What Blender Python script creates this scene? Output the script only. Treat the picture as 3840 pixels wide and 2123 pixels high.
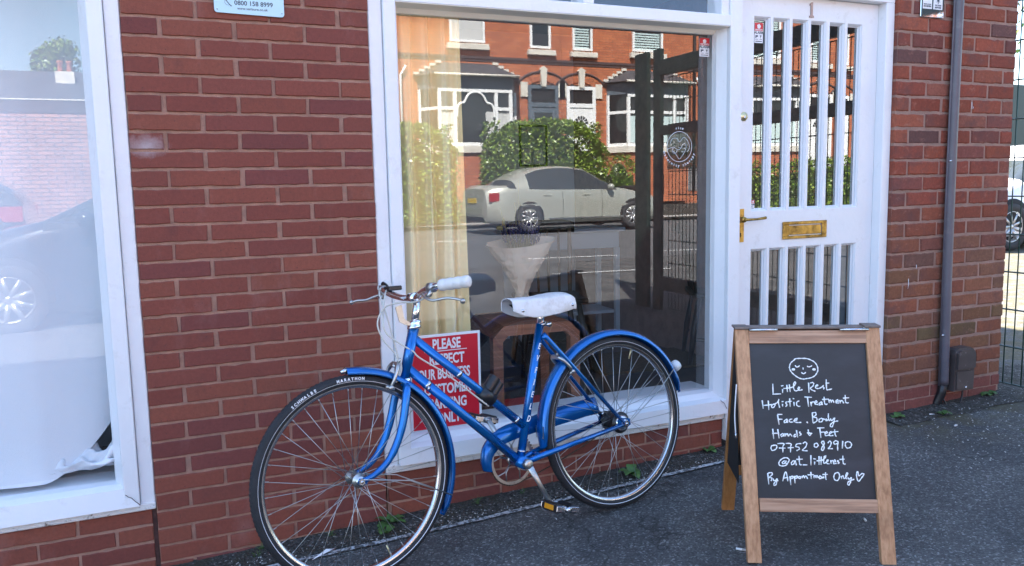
import bpy, math, random
from mathutils import Vector, Matrix, noise
R = math.radians
rnd = random.Random(7)
for o in list(bpy.data.objects): bpy.data.objects.remove(o)
scene = bpy.context.scene
COL = scene.collection
# ------------------------------------------------------------------ camera
cam = bpy.data.cameras.new('camera'); camo = bpy.data.objects.new('camera', cam); COL.objects.link(camo)
cam.sensor_width = 36; cam.lens = 28.734; cam.clip_start = .02; cam.clip_end = 900
cr = Vector((.912560, -.408477, -.019529)); cu = Vector((.066596, .101322, .992622)); cf = Vector((.403484, .907128, -.119666))
camo.matrix_world = Matrix(((cr.x, cu.x, -cf.x, .03221), (cr.y, cu.y, -cf.y, -2.85403), (cr.z, cu.z, -cf.z, 1.25797), (0, 0, 0, 1)))
scene.camera = camo
# ------------------------------------------------------------------ sky, sun, exposure
SUN_EL, SUN_AZ = 50, 25            # the sun stands behind the shop, a little to the left
W = bpy.data.worlds.new('World'); scene.world = W; W.use_nodes = True
nt = W.node_tree; nt.nodes.clear()
sky = nt.nodes.new('ShaderNodeTexSky'); sky.sky_type = 'NISHITA'; sky.sun_disc = False
sky.sun_elevation = R(SUN_EL); sky.sun_rotation = R(-SUN_AZ); sky.air_density = 1.1; sky.dust_density = .9; sky.ozone_density = 2.4
bg = nt.nodes.new('ShaderNodeBackground'); bg.inputs['Strength'].default_value = .085
wo = nt.nodes.new('ShaderNodeOutputWorld')
nt.links.new(sky.outputs[0], bg.inputs[0]); nt.links.new(bg.outputs[0], wo.inputs[0])
sd = bpy.data.lights.new('sun', 'SUN'); sd.energy = 5.0; sd.angle = R(.5); sd.color = (1, .965, .92)
so = bpy.data.objects.new('sun', sd); COL.objects.link(so)
sv = Vector((-math.sin(R(SUN_AZ)) * math.cos(R(SUN_EL)), math.cos(R(SUN_AZ)) * math.cos(R(SUN_EL)), math.sin(R(SUN_EL))))
so.rotation_euler = sv.to_track_quat('Z', 'Y').to_euler(); so.location = (0, 0, 20)
vs = scene.view_settings; vs.view_transform = 'Standard'; vs.look = 'None'; vs.gamma = 1; vs.exposure = 3.02

# ------------------------------------------------------------------ materials
def newmat(name):
    m = bpy.data.materials.new(name); m.use_nodes = True; n = m.node_tree
    return m, n, n.nodes['Principled BSDF']
def N(n, typ, **kw):
    x = n.nodes.new(typ)
    for k, v in kw.items():
        if k in x.inputs.keys(): x.inputs[k].default_value = v
        else: setattr(x, k, v)
    return x
def coord(n, space='Object', scale=None):
    tc = n.nodes.new('ShaderNodeTexCoord'); out = tc.outputs[space]
    if scale:
        mp = n.nodes.new('ShaderNodeMapping'); mp.inputs['Scale'].default_value = scale
        n.links.new(out, mp.inputs[0]); out = mp.outputs[0]
    return out
def ramp(n, src, stops):
    r = n.nodes.new('ShaderNodeValToRGB'); e = r.color_ramp.elements
    e[0].position, e[0].color = stops[0][0], (*stops[0][1], 1); e[1].position, e[1].color = stops[-1][0], (*stops[-1][1], 1)
    for p, c in stops[1:-1]:
        q = e.new(p); q.color = (*c, 1)
    n.links.new(src, r.inputs[0]); return r.outputs[0]
def mixc(n, a, b, fac, mode='MIX'):
    m = n.nodes.new('ShaderNodeMix'); m.data_type = 'RGBA'; m.blend_type = mode
    for s, v in ((6, a), (7, b)):
        if isinstance(v, tuple): m.inputs[s].default_value = (*v, 1)
        else: n.links.new(v, m.inputs[s])
    if isinstance(fac, float): m.inputs[0].default_value = fac
    else: n.links.new(fac, m.inputs[0])
    return m.outputs[2]
def noisetex(n, vec, scale, detail=4, rough=.6):
    t = N(n, 'ShaderNodeTexNoise', Scale=scale, Detail=detail, Roughness=rough); n.links.new(vec, t.inputs['Vector']); return t.outputs[0]
def bump(n, p, src, strength, dist=.01):
    b = N(n, 'ShaderNodeBump', Strength=strength, Distance=dist); n.links.new(src, b.inputs['Height']); n.links.new(b.outputs[0], p.inputs['Normal'])
def mat(name, col, rough=.5, metal=0, var=0, vscale=8, bumps=0, bscale=60, spec=None, coat=0, dirt=None, dscale=3, dlim=(.55, .75)):
    m, n, p = newmat(name)
    p.inputs['Base Color'].default_value = (*col, 1); p.inputs['Roughness'].default_value = rough; p.inputs['Metallic'].default_value = metal
    if spec is not None: p.inputs['Specular IOR Level'].default_value = spec
    if coat: p.inputs['Coat Weight'].default_value = coat; p.inputs['Coat Roughness'].default_value = .06
    v = coord(n)
    c = None
    if var:
        t = noisetex(n, v, vscale)
        c = ramp(n, t, [(.3, tuple(x * (1 - var) for x in col)), (.7, tuple(min(1, x * (1 + var)) for x in col))])
    if dirt:
        t = noisetex(n, v, dscale, 8, .7)
        f = ramp(n, t, [(dlim[0], (0, 0, 0)), (dlim[1], (1, 1, 1))])
        c = mixc(n, c if c is not None else col, dirt, f)
    if c is not None: n.links.new(c, p.inputs['Base Color'])
    if bumps: bump(n, p, noisetex(n, v, bscale, 6), bumps)
    return m
M = {}
def brickmat(name, blotch, rough=.85, dark=(.12, .055, .05), moss=None, fine=.5):
    m, n, p = newmat(name); v = coord(n)
    at = n.nodes.new('ShaderNodeAttribute'); at.attribute_name = 'Col'
    c = at.outputs['Color']
    t = noisetex(n, v, 90, 4, .7)
    c = mixc(n, c, ramp(n, t, [(.25, (.62, .62, .62)), (.75, (1.25, 1.25, 1.25))]), fine, 'MULTIPLY')
    if blotch:
        t2 = noisetex(n, v, 9, 5, .65)
        c = mixc(n, c, dark, ramp(n, t2, [(.50, (0, 0, 0)), (.72, (blotch,) * 3)]))
        t4 = noisetex(n, coord(n, scale=(1, 1, 1.7)), 23, 5, .7)
        c = mixc(n, c, (.42, .19, .13), ramp(n, t4, [(.58, (0, 0, 0)), (.72, (.45, .45, .45))]))
    else:
        t2 = noisetex(n, coord(n, scale=(1, 1, .5)), 6, 6, .68)
        c = mixc(n, c, (.34, .20, .18), ramp(n, t2, [(.56, (0, 0, 0)), (.74, (.26, .26, .26))]))
        t5 = noisetex(n, coord(n, scale=(1, 1, .8)), 14, 5, .7)
        c = mixc(n, c, (.10, .035, .032), ramp(n, t5, [(.56, (0, 0, 0)), (.72, (.42, .42, .42))]))
        vo = N(n, 'ShaderNodeTexVoronoi', Scale=46.0); n.links.new(v, vo.inputs['Vector'])
        c = mixc(n, c, (.07, .03, .03), ramp(n, vo.outputs['Distance'], [(.05, (.8, .8, .8)), (.11, (0, 0, 0))]))
    if not blotch:      # an old smear of white paint on two bricks beside the left window
        ds = N(n, 'ShaderNodeVectorMath', operation='DISTANCE'); mp = n.nodes.new('ShaderNodeMapping'); mp.inputs['Scale'].default_value = (1, .1, 1.9); mp.inputs['Location'].default_value = (-.048, 0, -2.66)
        n.links.new(v, mp.inputs[0]); n.links.new(mp.outputs[0], ds.inputs[0]); ds.inputs[1].default_value = (0, 0, 0)
        ad = N(n, 'ShaderNodeMath', operation='MULTIPLY_ADD'); n.links.new(noisetex(n, v, 28, 5, .7), ad.inputs[0]); ad.inputs[1].default_value = .11; n.links.new(ds.outputs['Value'], ad.inputs[2])
        c = mixc(n, c, (.62, .58, .60), ramp(n, ad.outputs[0], [(.06, (.5, .5, .5)), (.13, (0, 0, 0))]))
    p.inputs['Roughness'].default_value = rough
    n.links.new(c, p.inputs['Base Color'])
    bump(n, p, noisetex(n, v, 160, 5, .7), .35, .004)
    return m
M['brick'] = brickmat('smooth_red_brick', 0)
M['oldbrick'] = brickmat('old_mottled_brick', .75, .95, fine=.8)
M['mortar'] = mat('pink_mortar', (.37, .205, .150), .95, var=.22, vscale=22, bumps=.5, bscale=220, dirt=(.12, .09, .07), dscale=6, dlim=(.60, .85))
M['oldmortar'] = mat('old_mortar', (.34, .21, .165), .95, var=.2, vscale=12, bumps=.6, bscale=120, dirt=(.12, .10, .07), dscale=3, dlim=(.55, .8))
M['darkjoint'] = mat('dark_joint', (.085, .042, .036), .9, var=.4, vscale=30)
M['white_plain'] = mat('plain_white', (.8, .8, .8), .5)
M['white'] = mat('white_gloss_paint', (.80, .80, .815), .33, var=.03, vscale=4, bumps=.16, bscale=26, dirt=(.50, .47, .42), dscale=8, dlim=(.57, .90))
M['whitechip'] = mat('peeling_white_paint', (.74, .72, .70), .6, bumps=.6, bscale=70, dirt=(.20, .14, .11), dscale=34, dlim=(.57, .66))
M['whitemould'] = mat('white_glazing_bead', (.74, .76, .80), .35, bumps=.1, bscale=40)
M['cream'] = mat('soffit_bounce_tint', (.86, .80, .68), .6)  # cream tint stands in for light bounced up from the ground
M['innerwhite'] = mat('interior_white_wall', (.62, .65, .70), .7)
M['greydoor'] = mat('interior_grey_door', (.42, .45, .50), .6)
M['floor'] = mat('dark_floor_boards', (.06, .055, .055), .55, var=.35, vscale=6)
M['asphalt_plain'] = mat('asphalt_plain', (.09, .09, .092), .9, var=.15, vscale=3, bumps=.5, bscale=60)
def asphalt():
    m, n, p = newmat('asphalt'); v = coord(n)
    a = N(n, 'ShaderNodeTexVoronoi', Scale=160.0); n.links.new(v, a.inputs['Vector'])
    g = n.nodes.new('ShaderNodeSeparateColor'); n.links.new(a.outputs['Color'], g.inputs[0])
    c = ramp(n, g.outputs[0], [(0, (.050, .048, .047)), (.5, (.078, .076, .074)), (.85, (.115, .112, .11)), (1, (.25, .25, .25))])
    t = noisetex(n, v, 2.3, 5, .6)
    c = mixc(n, c, ramp(n, t, [(.35, (.70, .71, .73)), (.65, (1.22, 1.21, 1.18))]), 1.0, 'MULTIPLY')
    c = mixc(n, c, ramp(n, noisetex(n, v, 9, 6, .7), [(.3, (.78, .78, .78)), (.7, (1.16, 1.16, 1.15))]), .8, 'MULTIPLY')
    cv = N(n, 'ShaderNodeTexVoronoi', Scale=1.1); cv.feature = 'DISTANCE_TO_EDGE'
    wv = N(n, 'ShaderNodeVectorMath', operation='ADD'); nz = N(n, 'ShaderNodeTexNoise', Scale=5.0, Detail=6.0); n.links.new(v, nz.inputs['Vector']); sc_ = N(n, 'ShaderNodeVectorMath', operation='SCALE'); sc_.inputs['Scale'].default_value = .35
    n.links.new(nz.outputs['Color'], sc_.inputs[0]); n.links.new(v, wv.inputs[0]); n.links.new(sc_.outputs[0], wv.inputs[1]); n.links.new(wv.outputs[0], cv.inputs['Vector'])
    cm = N(n, 'ShaderNodeMath', operation='MULTIPLY'); n.links.new(ramp(n, cv.outputs['Distance'], [(.002, (1, 1, 1)), (.006, (0, 0, 0))]), cm.inputs[0]); n.links.new(ramp(n, noisetex(n, v, .9, 3), [(.52, (0, 0, 0)), (.6, (.85, .85, .85))]), cm.inputs[1])
    c = mixc(n, c, (.018, .017, .016), cm.outputs[0])
    # earthy moss towards the foot of the old wall
    t3 = noisetex(n, v, 7, 6, .7)
    sp = n.nodes.new('ShaderNodeSeparateXYZ'); n.links.new(v, sp.inputs[0])
    my = N(n, 'ShaderNodeMapRange'); my.inputs['From Min'].default_value = -.62; my.inputs['From Max'].default_value = -.12; n.links.new(sp.outputs['Y'], my.inputs['Value'])
    mx = N(n, 'ShaderNodeMapRange'); mx.inputs['From Min'].default_value = 3.0; mx.inputs['From Max'].default_value = 3.35; n.links.new(sp.outputs['X'], mx.inputs['Value'])
    mu = N(n, 'ShaderNodeMath', operation='MULTIPLY'); n.links.new(my.outputs[0], mu.inputs[0]); n.links.new(mx.outputs[0], mu.inputs[1])
    mv = N(n, 'ShaderNodeMath', operation='MULTIPLY'); n.links.new(mu.outputs[0], mv.inputs[0]); n.links.new(ramp(n, t3, [(.40, (0, 0, 0)), (.56, (1, 1, 1))]), mv.inputs[1])
    c = mixc(n, c, ramp(n, noisetex(n, v, 60, 4), [(.35, (.050, .036, .016)), (.7, (.12, .105, .045))]), mv.outputs[0])
    n.links.new(c, p.inputs['Base Color']); p.inputs['Roughness'].default_value = .82
    d = n.nodes.new('ShaderNodeMath'); d.operation = 'MULTIPLY'; d.inputs[1].default_value = -1; n.links.new(a.outputs['Distance'], d.inputs[0])
    bump(n, p, d.outputs[0], .9, .006)
    return m
M['asphalt'] = asphalt()
def gritmat():
    m, n, p = newmat('gritty_verge'); v = coord(n)
    a = N(n, 'ShaderNodeTexVoronoi', Scale=120.0); n.links.new(v, a.inputs['Vector'])
    g = n.nodes.new('ShaderNodeSeparateColor'); n.links.new(a.outputs['Color'], g.inputs[0])
    c = ramp(n, g.outputs[1], [(0, (.022, .020, .017)), (.6, (.055, .050, .043)), (.93, (.11, .10, .09)), (1, (.26, .25, .23))])
    t = noisetex(n, v, 11, 6, .7)
    c = mixc(n, c, (.045, .038, .022), ramp(n, t, [(.48, (0, 0, 0)), (.62, (.8, .8, .8))]))
    n.links.new(c, p.inputs['Base Color']); p.inputs['Roughness'].default_value = .95
    bump(n, p, a.outputs['Distance'], 1, .012)
    return m
M['verge'] = gritmat()
M['line'] = mat('worn_white_line', (.50, .50, .50), .8, bumps=.5, bscale=150, dirt=(.085, .085, .085), dscale=55, dlim=(.46, .54))
M['roadline'] = mat('road_paint', (.6, .6, .58), .7)
M['kerb'] = mat('concrete_kerb', (.32, .31, .29), .9, var=.15)
def glass(name, base, tint=(1, 1, 1)):
    m = bpy.data.materials.new(name); m.use_nodes = True; n = m.node_tree; n.nodes.clear()
    tr = n.nodes.new('ShaderNodeBsdfTransparent'); tr.inputs[0].default_value = (*tint, 1)
    gl = n.nodes.new('ShaderNodeBsdfGlossy'); gl.inputs['Roughness'].default_value = 0; gl.inputs[0].default_value = (1, 1, 1, 1)
    fr = n.nodes.new('ShaderNodeFresnel'); fr.inputs[0].default_value = 1.5
    ge = n.nodes.new('ShaderNodeNewGeometry'); io = N(n, 'ShaderNodeMapRange'); io.inputs['To Min'].default_value = 1.5; io.inputs['To Max'].default_value = 1 / 1.5   # same reflectance from both sides
    n.links.new(ge.outputs['Backfacing'], io.inputs['Value']); n.links.new(io.outputs[0], fr.inputs[0])
    ad = n.nodes.new('ShaderNodeMath'); ad.operation = 'ADD'; ad.inputs[1].default_value = base; ad.use_clamp = True
    mx = n.nodes.new('ShaderNodeMixShader'); o = n.nodes.new('ShaderNodeOutputMaterial')
    n.links.new(fr.outputs[0], ad.inputs[0]); n.links.new(ad.outputs[0], mx.inputs[0]); n.links.new(tr.outputs[0], mx.inputs[1]); n.links.new(gl.outputs[0], mx.inputs[2]); n.links.new(mx.outputs[0], o.inputs[0])
    return m
M['glass'] = glass('window_glass', .075, (.97, .985, .985))
M['doorglass'] = glass('door_glass', .09, (.86, .9, .9))
M['glassL'] = glass('left_window_glass', .06, (.97, .98, .98))
M['farglass'] = mat('far_window_glass', (.02, .022, .024), .05, spec=.8)
M['steel'] = mat('chromed_steel', (.62, .62, .64), .22, 1, dirt=(.28, .25, .22), dscale=30, dlim=(.58, .75))
M['chrome'] = mat('bright_chrome', (.80, .80, .82), .09, 1)
M['alloy'] = mat('dull_alloy', (.52, .51, .49), .38, 1, dirt=(.20, .18, .15), dscale=40, dlim=(.55, .75))
M['spoke'] = mat('dull_spoke', (.46, .46, .45), .35, 1)
M['rubber'] = mat('black_rubber', (.018, .018, .021), .62, var=.25, vscale=20, bumps=.5, bscale=260)
M['white_line'] = mat('reflective_line', (.80, .80, .84), .4)
M['blackplastic'] = mat('black_plastic', (.015, .015, .017), .35)
M['gripwhite'] = mat('worn_white_grip', (.72, .70, .68), .42, var=.06, vscale=50, dirt=(.40, .36, .32), dscale=28, dlim=(.60, .8))
M['saddle'] = mat('scuffed_white_vinyl', (.74, .73, .73), .42, bumps=.25, bscale=38, dirt=(.46, .40, .33), dscale=11, dlim=(.52, .82))
M['cable'] = mat('cream_cable', (.60, .57, .50), .4)
M['amber'] = mat('amber_reflector', (.75, .30, .02), .2)
M['chainm'] = mat('rusty_chain', (.10, .07, .05), .6, .6)
def bluepaint():
    m, n, p = newmat('metallic_blue_paint'); v = coord(n)
    c = mixc(n, (.0, .165, .52), (.0, .10, .36), ramp(n, noisetex(n, v, 3, 3), [(.35, (0, 0, 0)), (.65, (1, 1, 1))]))
    sc = ramp(n, noisetex(n, v, 75, 7, .75), [(.655, (0, 0, 0)), (.69, (1, 1, 1))])
    c = mixc(n, c, (.10, .09, .08), sc)
    n.links.new(c, p.inputs['Base Color']); p.inputs['Metallic'].default_value = .6; p.inputs['Roughness'].default_value = .27
    p.inputs['Coat Weight'].default_value = .6; p.inputs['Coat Roughness'].default_value = .1
    return m
M['blue'] = bluepaint()
def wood(name, axis, c0, c1, c2):
    m, n, p = newmat(name)
    s = [95, 95, 95]; s[axis] = 4.5
    v = coord(n, scale=tuple(s)); w = noisetex(n, v, 1, 6, .6)
    v2 = coord(n); k = noisetex(n, v2, 5, 4, .6)
    c = mixc(n, ramp(n, w, [(.36, c0), (.5, c1), (.62, c2)]), ramp(n, noisetex(n, coord(n, scale=tuple(9 if i != axis else 1.5 for i in range(3))), 1, 4, .6), [(.38, c0), (.62, c2)]), .35)
    c = mixc(n, c, tuple(x * .45 for x in c0), ramp(n, k, [(.60, (0, 0, 0)), (.76, (.75, .75, .75))]))
    vo = N(n, 'ShaderNodeTexVoronoi', Scale=4.2); n.links.new(v2, vo.inputs['Vector'])
    c = mixc(n, c, tuple(x * .35 for x in c0), ramp(n, vo.outputs['Distance'], [(.035, (.9, .9, .9)), (.075, (0, 0, 0))]))
    n.links.new(c, p.inputs['Base Color']); p.inputs['Roughness'].default_value = .55
    bump(n, p, w, .15, .003)
    return m
M['woodv'] = wood('board_wood_upright', 2, (.34, .155, .070), (.52, .26, .125), (.62, .34, .18))
M['woodh'] = wood('board_wood_rail', 0, (.28, .145, .085), (.50, .27, .155), (.62, .37, .235))
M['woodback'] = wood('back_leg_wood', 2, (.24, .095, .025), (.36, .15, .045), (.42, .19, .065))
M['walnut'] = wood('red_brown_table_wood', 0, (.16, .055, .028), (.26, .095, .05), (.36, .15, .08))
M['darkwood'] = mat('dark_chair_wood', (.035, .018, .012), .35, var=.3, vscale=12)
M['midwood'] = mat('light_spindle_wood', (.18, .12, .08), .45, var=.2)
def chalk():
    m, n, p = newmat('chalkboard_black'); v = coord(n)
    c = mixc(n, (.020, .019, .021), (.042, .042, .052), ramp(n, noisetex(n, coord(n, scale=(1.5, 1, 4)), 2.2, 6, .65), [(.45, (0, 0, 0)), (.8, (1, 1, 1))]))
    n.links.new(c, p.inputs['Base Color']); p.inputs['Roughness'].default_value = .42
    return m
M['chalkboard'] = chalk()
M['chalk'] = mat('white_chalk_pen', (.92, .95, .93), .7, var=.08, vscale=60)
M['black'] = mat('matt_black', (.006, .006, .007), .8)
M['brass'] = mat('tarnished_brass', (.52, .33, .09), .34, 1, dirt=(.10, .065, .025), dscale=22, dlim=(.42, .68))
M['brassbright'] = mat('bright_brass', (.76, .62, .34), .28, .9)
M['steelnum'] = mat('weathered_number', (.36, .27, .24), .4, .7)
M['pipe'] = mat('grey_plastic_pipe', (.115, .105, .125), .38, var=.15, vscale=5, dirt=(.19, .18, .19), dscale=8)
M['brownbox'] = mat('brown_meter_box', (.075, .058, .055), .45, var=.2, dirt=(.34, .30, .30), dscale=17, dlim=(.60, .72))
M['plate'] = mat('pale_sign_plate', (.50, .72, .80), .35)
M['signink'] = mat('grey_sign_ink', (.05, .07, .10), .5)
M['red'] = mat('sign_red', (.60, .012, .03), .35)
M['signwhite'] = mat('sign_white', (.80, .80, .82), .4)
M['mirrorplate'] = mat('polished_metal_plate', (.80, .80, .82), .06, 1, bumps=.05, bscale=14)
def curtainmat(name, col, trans=.4):
    m, n, p = newmat(name)
    p.inputs['Base Color'].default_value = (*col, 1); p.inputs['Roughness'].default_value = .9
    bump(n, p, noisetex(n, coord(n, scale=(1, 1, 1)), 300, 2), .3, .002)
    tl = N(n, 'ShaderNodeBsdfTranslucent'); tl.inputs[0].default_value = (*col, 1)
    mx = n.nodes.new('ShaderNodeMixShader'); mx.inputs[0].default_value = trans
    o = n.nodes['Material Output']
    n.links.new(p.outputs[0], mx.inputs[1]); n.links.new(tl.outputs[0], mx.inputs[2]); n.links.new(mx.outputs[0], o.inputs[0])
    return m
M['curtain'] = curtainmat('cream_curtain_cloth', (.95, .77, .44), .05)
M['sheet'] = curtainmat('white_sheet_cloth', (.80, .82, .86), .05)
M['greywood'] = mat('weathered_grey_batten', (.20, .155, .13), .7, var=.3, vscale=30)
M['paper'] = mat('brown_wrapping_paper', (.52, .42, .32), .7, bumps=.6, bscale=14)
M['lavender'] = mat('dried_lavender', (.045, .035, .09), .8, var=.4, vscale=30)
M['drystem'] = mat('dry_stem', (.25, .20, .08), .8)
M['leafgreen'] = mat('weed_leaf', (.07, .15, .035), .55, var=.3, vscale=20)
M['coir'] = mat('coir_mat', (.10, .065, .03), .95, var=.3, vscale=60)
M['olive'] = mat('yellow_green_plastic', (.42, .42, .08), .45)
M['greenwire'] = mat('dark_green_wire', (.012, .055, .042), .45)
M['gategreen'] = mat('dark_green_steel', (.014, .030, .026), .5)
def netting():
    m, n, p = newmat('green_netting'); p.inputs['Base Color'].default_value = (.01, .20, .13, 1)
    tr = n.nodes.new('ShaderNodeBsdfTransparent'); mx = n.nodes.new('ShaderNodeMixShader'); mx.inputs[0].default_value = .55
    n.links.new(tr.outputs[0], mx.inputs[1]); n.links.new(p.outputs[0], mx.inputs[2]); n.links.new(mx.outputs[0], n.nodes['Material Output'].inputs[0]); return m
M['banner'] = netting()
M['tree_leaf'] = mat('tree_leaf', (.055, .11, .025), .6, var=.35, vscale=2)
M['bark'] = mat('bark', (.09, .07, .05), .9)
def leafmat():
    m, n, p = newmat('hedge_leaf')
    at = n.nodes.new('ShaderNodeAttribute'); at.attribute_name = 'Col'; n.links.new(at.outputs['Color'], p.inputs['Base Color'])
    p.inputs['Roughness'].default_value = .38
    return m
M['leaf'] = leafmat()
def facademat(name, c1, c2, mortar, w=.225, h=.075, ms=.008, axis='x'):
    m, n, p = newmat(name)
    tc = n.nodes.new('ShaderNodeTexCoord'); sp = n.nodes.new('ShaderNodeSeparateXYZ'); n.links.new(tc.outputs['Object'], sp.inputs[0])
    cb = n.nodes.new('ShaderNodeCombineXYZ'); ad = N(n, 'ShaderNodeMath', operation='ADD')
    n.links.new(sp.outputs['X'], ad.inputs[0]); n.links.new(sp.outputs['Y'], ad.inputs[1])
    n.links.new(ad.outputs[0], cb.inputs[0]); n.links.new(sp.outputs['Z'], cb.inputs[1])
    b = n.nodes.new('ShaderNodeTexBrick'); b.inputs['Scale'].default_value = 1; b.inputs['Brick Width'].default_value = w; b.inputs['Row Height'].default_value = h
    b.inputs['Mortar Size'].default_value = ms; b.inputs['Mortar Smooth'].default_value = .2; b.inputs['Color1'].default_value = (*c1, 1); b.inputs['Color2'].default_value = (*c2, 1); b.inputs['Mortar'].default_value = (*mortar, 1)
    n.links.new(cb.outputs[0], b.inputs['Vector'])
    t = noisetex(n, tc.outputs['Object'], 1.3, 5, .65)
    c = mixc(n, b.outputs['Color'], ramp(n, t, [(.3, (.7, .7, .7)), (.7, (1.25, 1.2, 1.15))]), .6, 'MULTIPLY')
    n.links.new(c, p.inputs['Base Color']); p.inputs['Roughness'].default_value = .9
    return m
M['terrace'] = facademat('orange_terrace_brick', (.50, .155, .062), (.37, .10, .045), (.22, .11, .07))
M['bluebrick'] = facademat('blue_plinth_brick', (.16, .165, .18), (.11, .115, .13), (.30, .30, .30))
M['pinkbrick'] = facademat('opposite_wall_brick', (.46, .25, .21), (.36, .19, .165), (.13, .12, .14), .30, .080, .012)
M['darkbrick'] = mat('dark_string_brick', (.07, .045, .045), .8)
M['slate'] = mat('roof_slate', (.06, .058, .064), .7, var=.25, vscale=6)
M['stone'] = mat('painted_stone', (.62, .58, .50), .8, var=.15, vscale=5)
M['upvc'] = mat('white_upvc', (.78, .78, .76), .4)
M['netcurtain'] = mat('net_curtain', (.52, .52, .50), .9)
M['blind'] = mat('pale_blind', (.50, .62, .60), .7)
M['greypaint'] = mat('grey_door_paint', (.10, .125, .15), .4)
M['terracotta'] = mat('terracotta', (.42, .14, .07), .8, var=.2, vscale=20)
M['carsilver'] = mat('silver_car_paint', (.38, .385, .33), .36, .3, coat=.6)
M['cardark'] = mat('dark_car_paint', (.030, .036, .048), .2, .3, coat=1)
M['carwhite'] = mat('white_car_paint', (.80, .80, .80), .25, coat=.6)
M['carglass'] = mat('car_glass', (.035, .040, .040), .06, spec=.8)
M['taillamp'] = mat('red_tail_lamp', (.32, .008, .012), .15, coat=1)
M['wheelrim'] = mat('alloy_wheel', (.45, .45, .45), .3, .7)
M['tyre'] = mat('car_tyre', (.03, .03, .032), .8)
M['yellowplate'] = mat('yellow_number_plate', (.65, .45, .04), .5)
M['stickerred'] = mat('sticker_red', (.62, .02, .03), .4)
M['grit'] = mat('pale_grit', (.42, .40, .37), .85, var=.4, vscale=40)
M['tissue'] = mat('white_scrap', (.80, .80, .80), .7)

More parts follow.
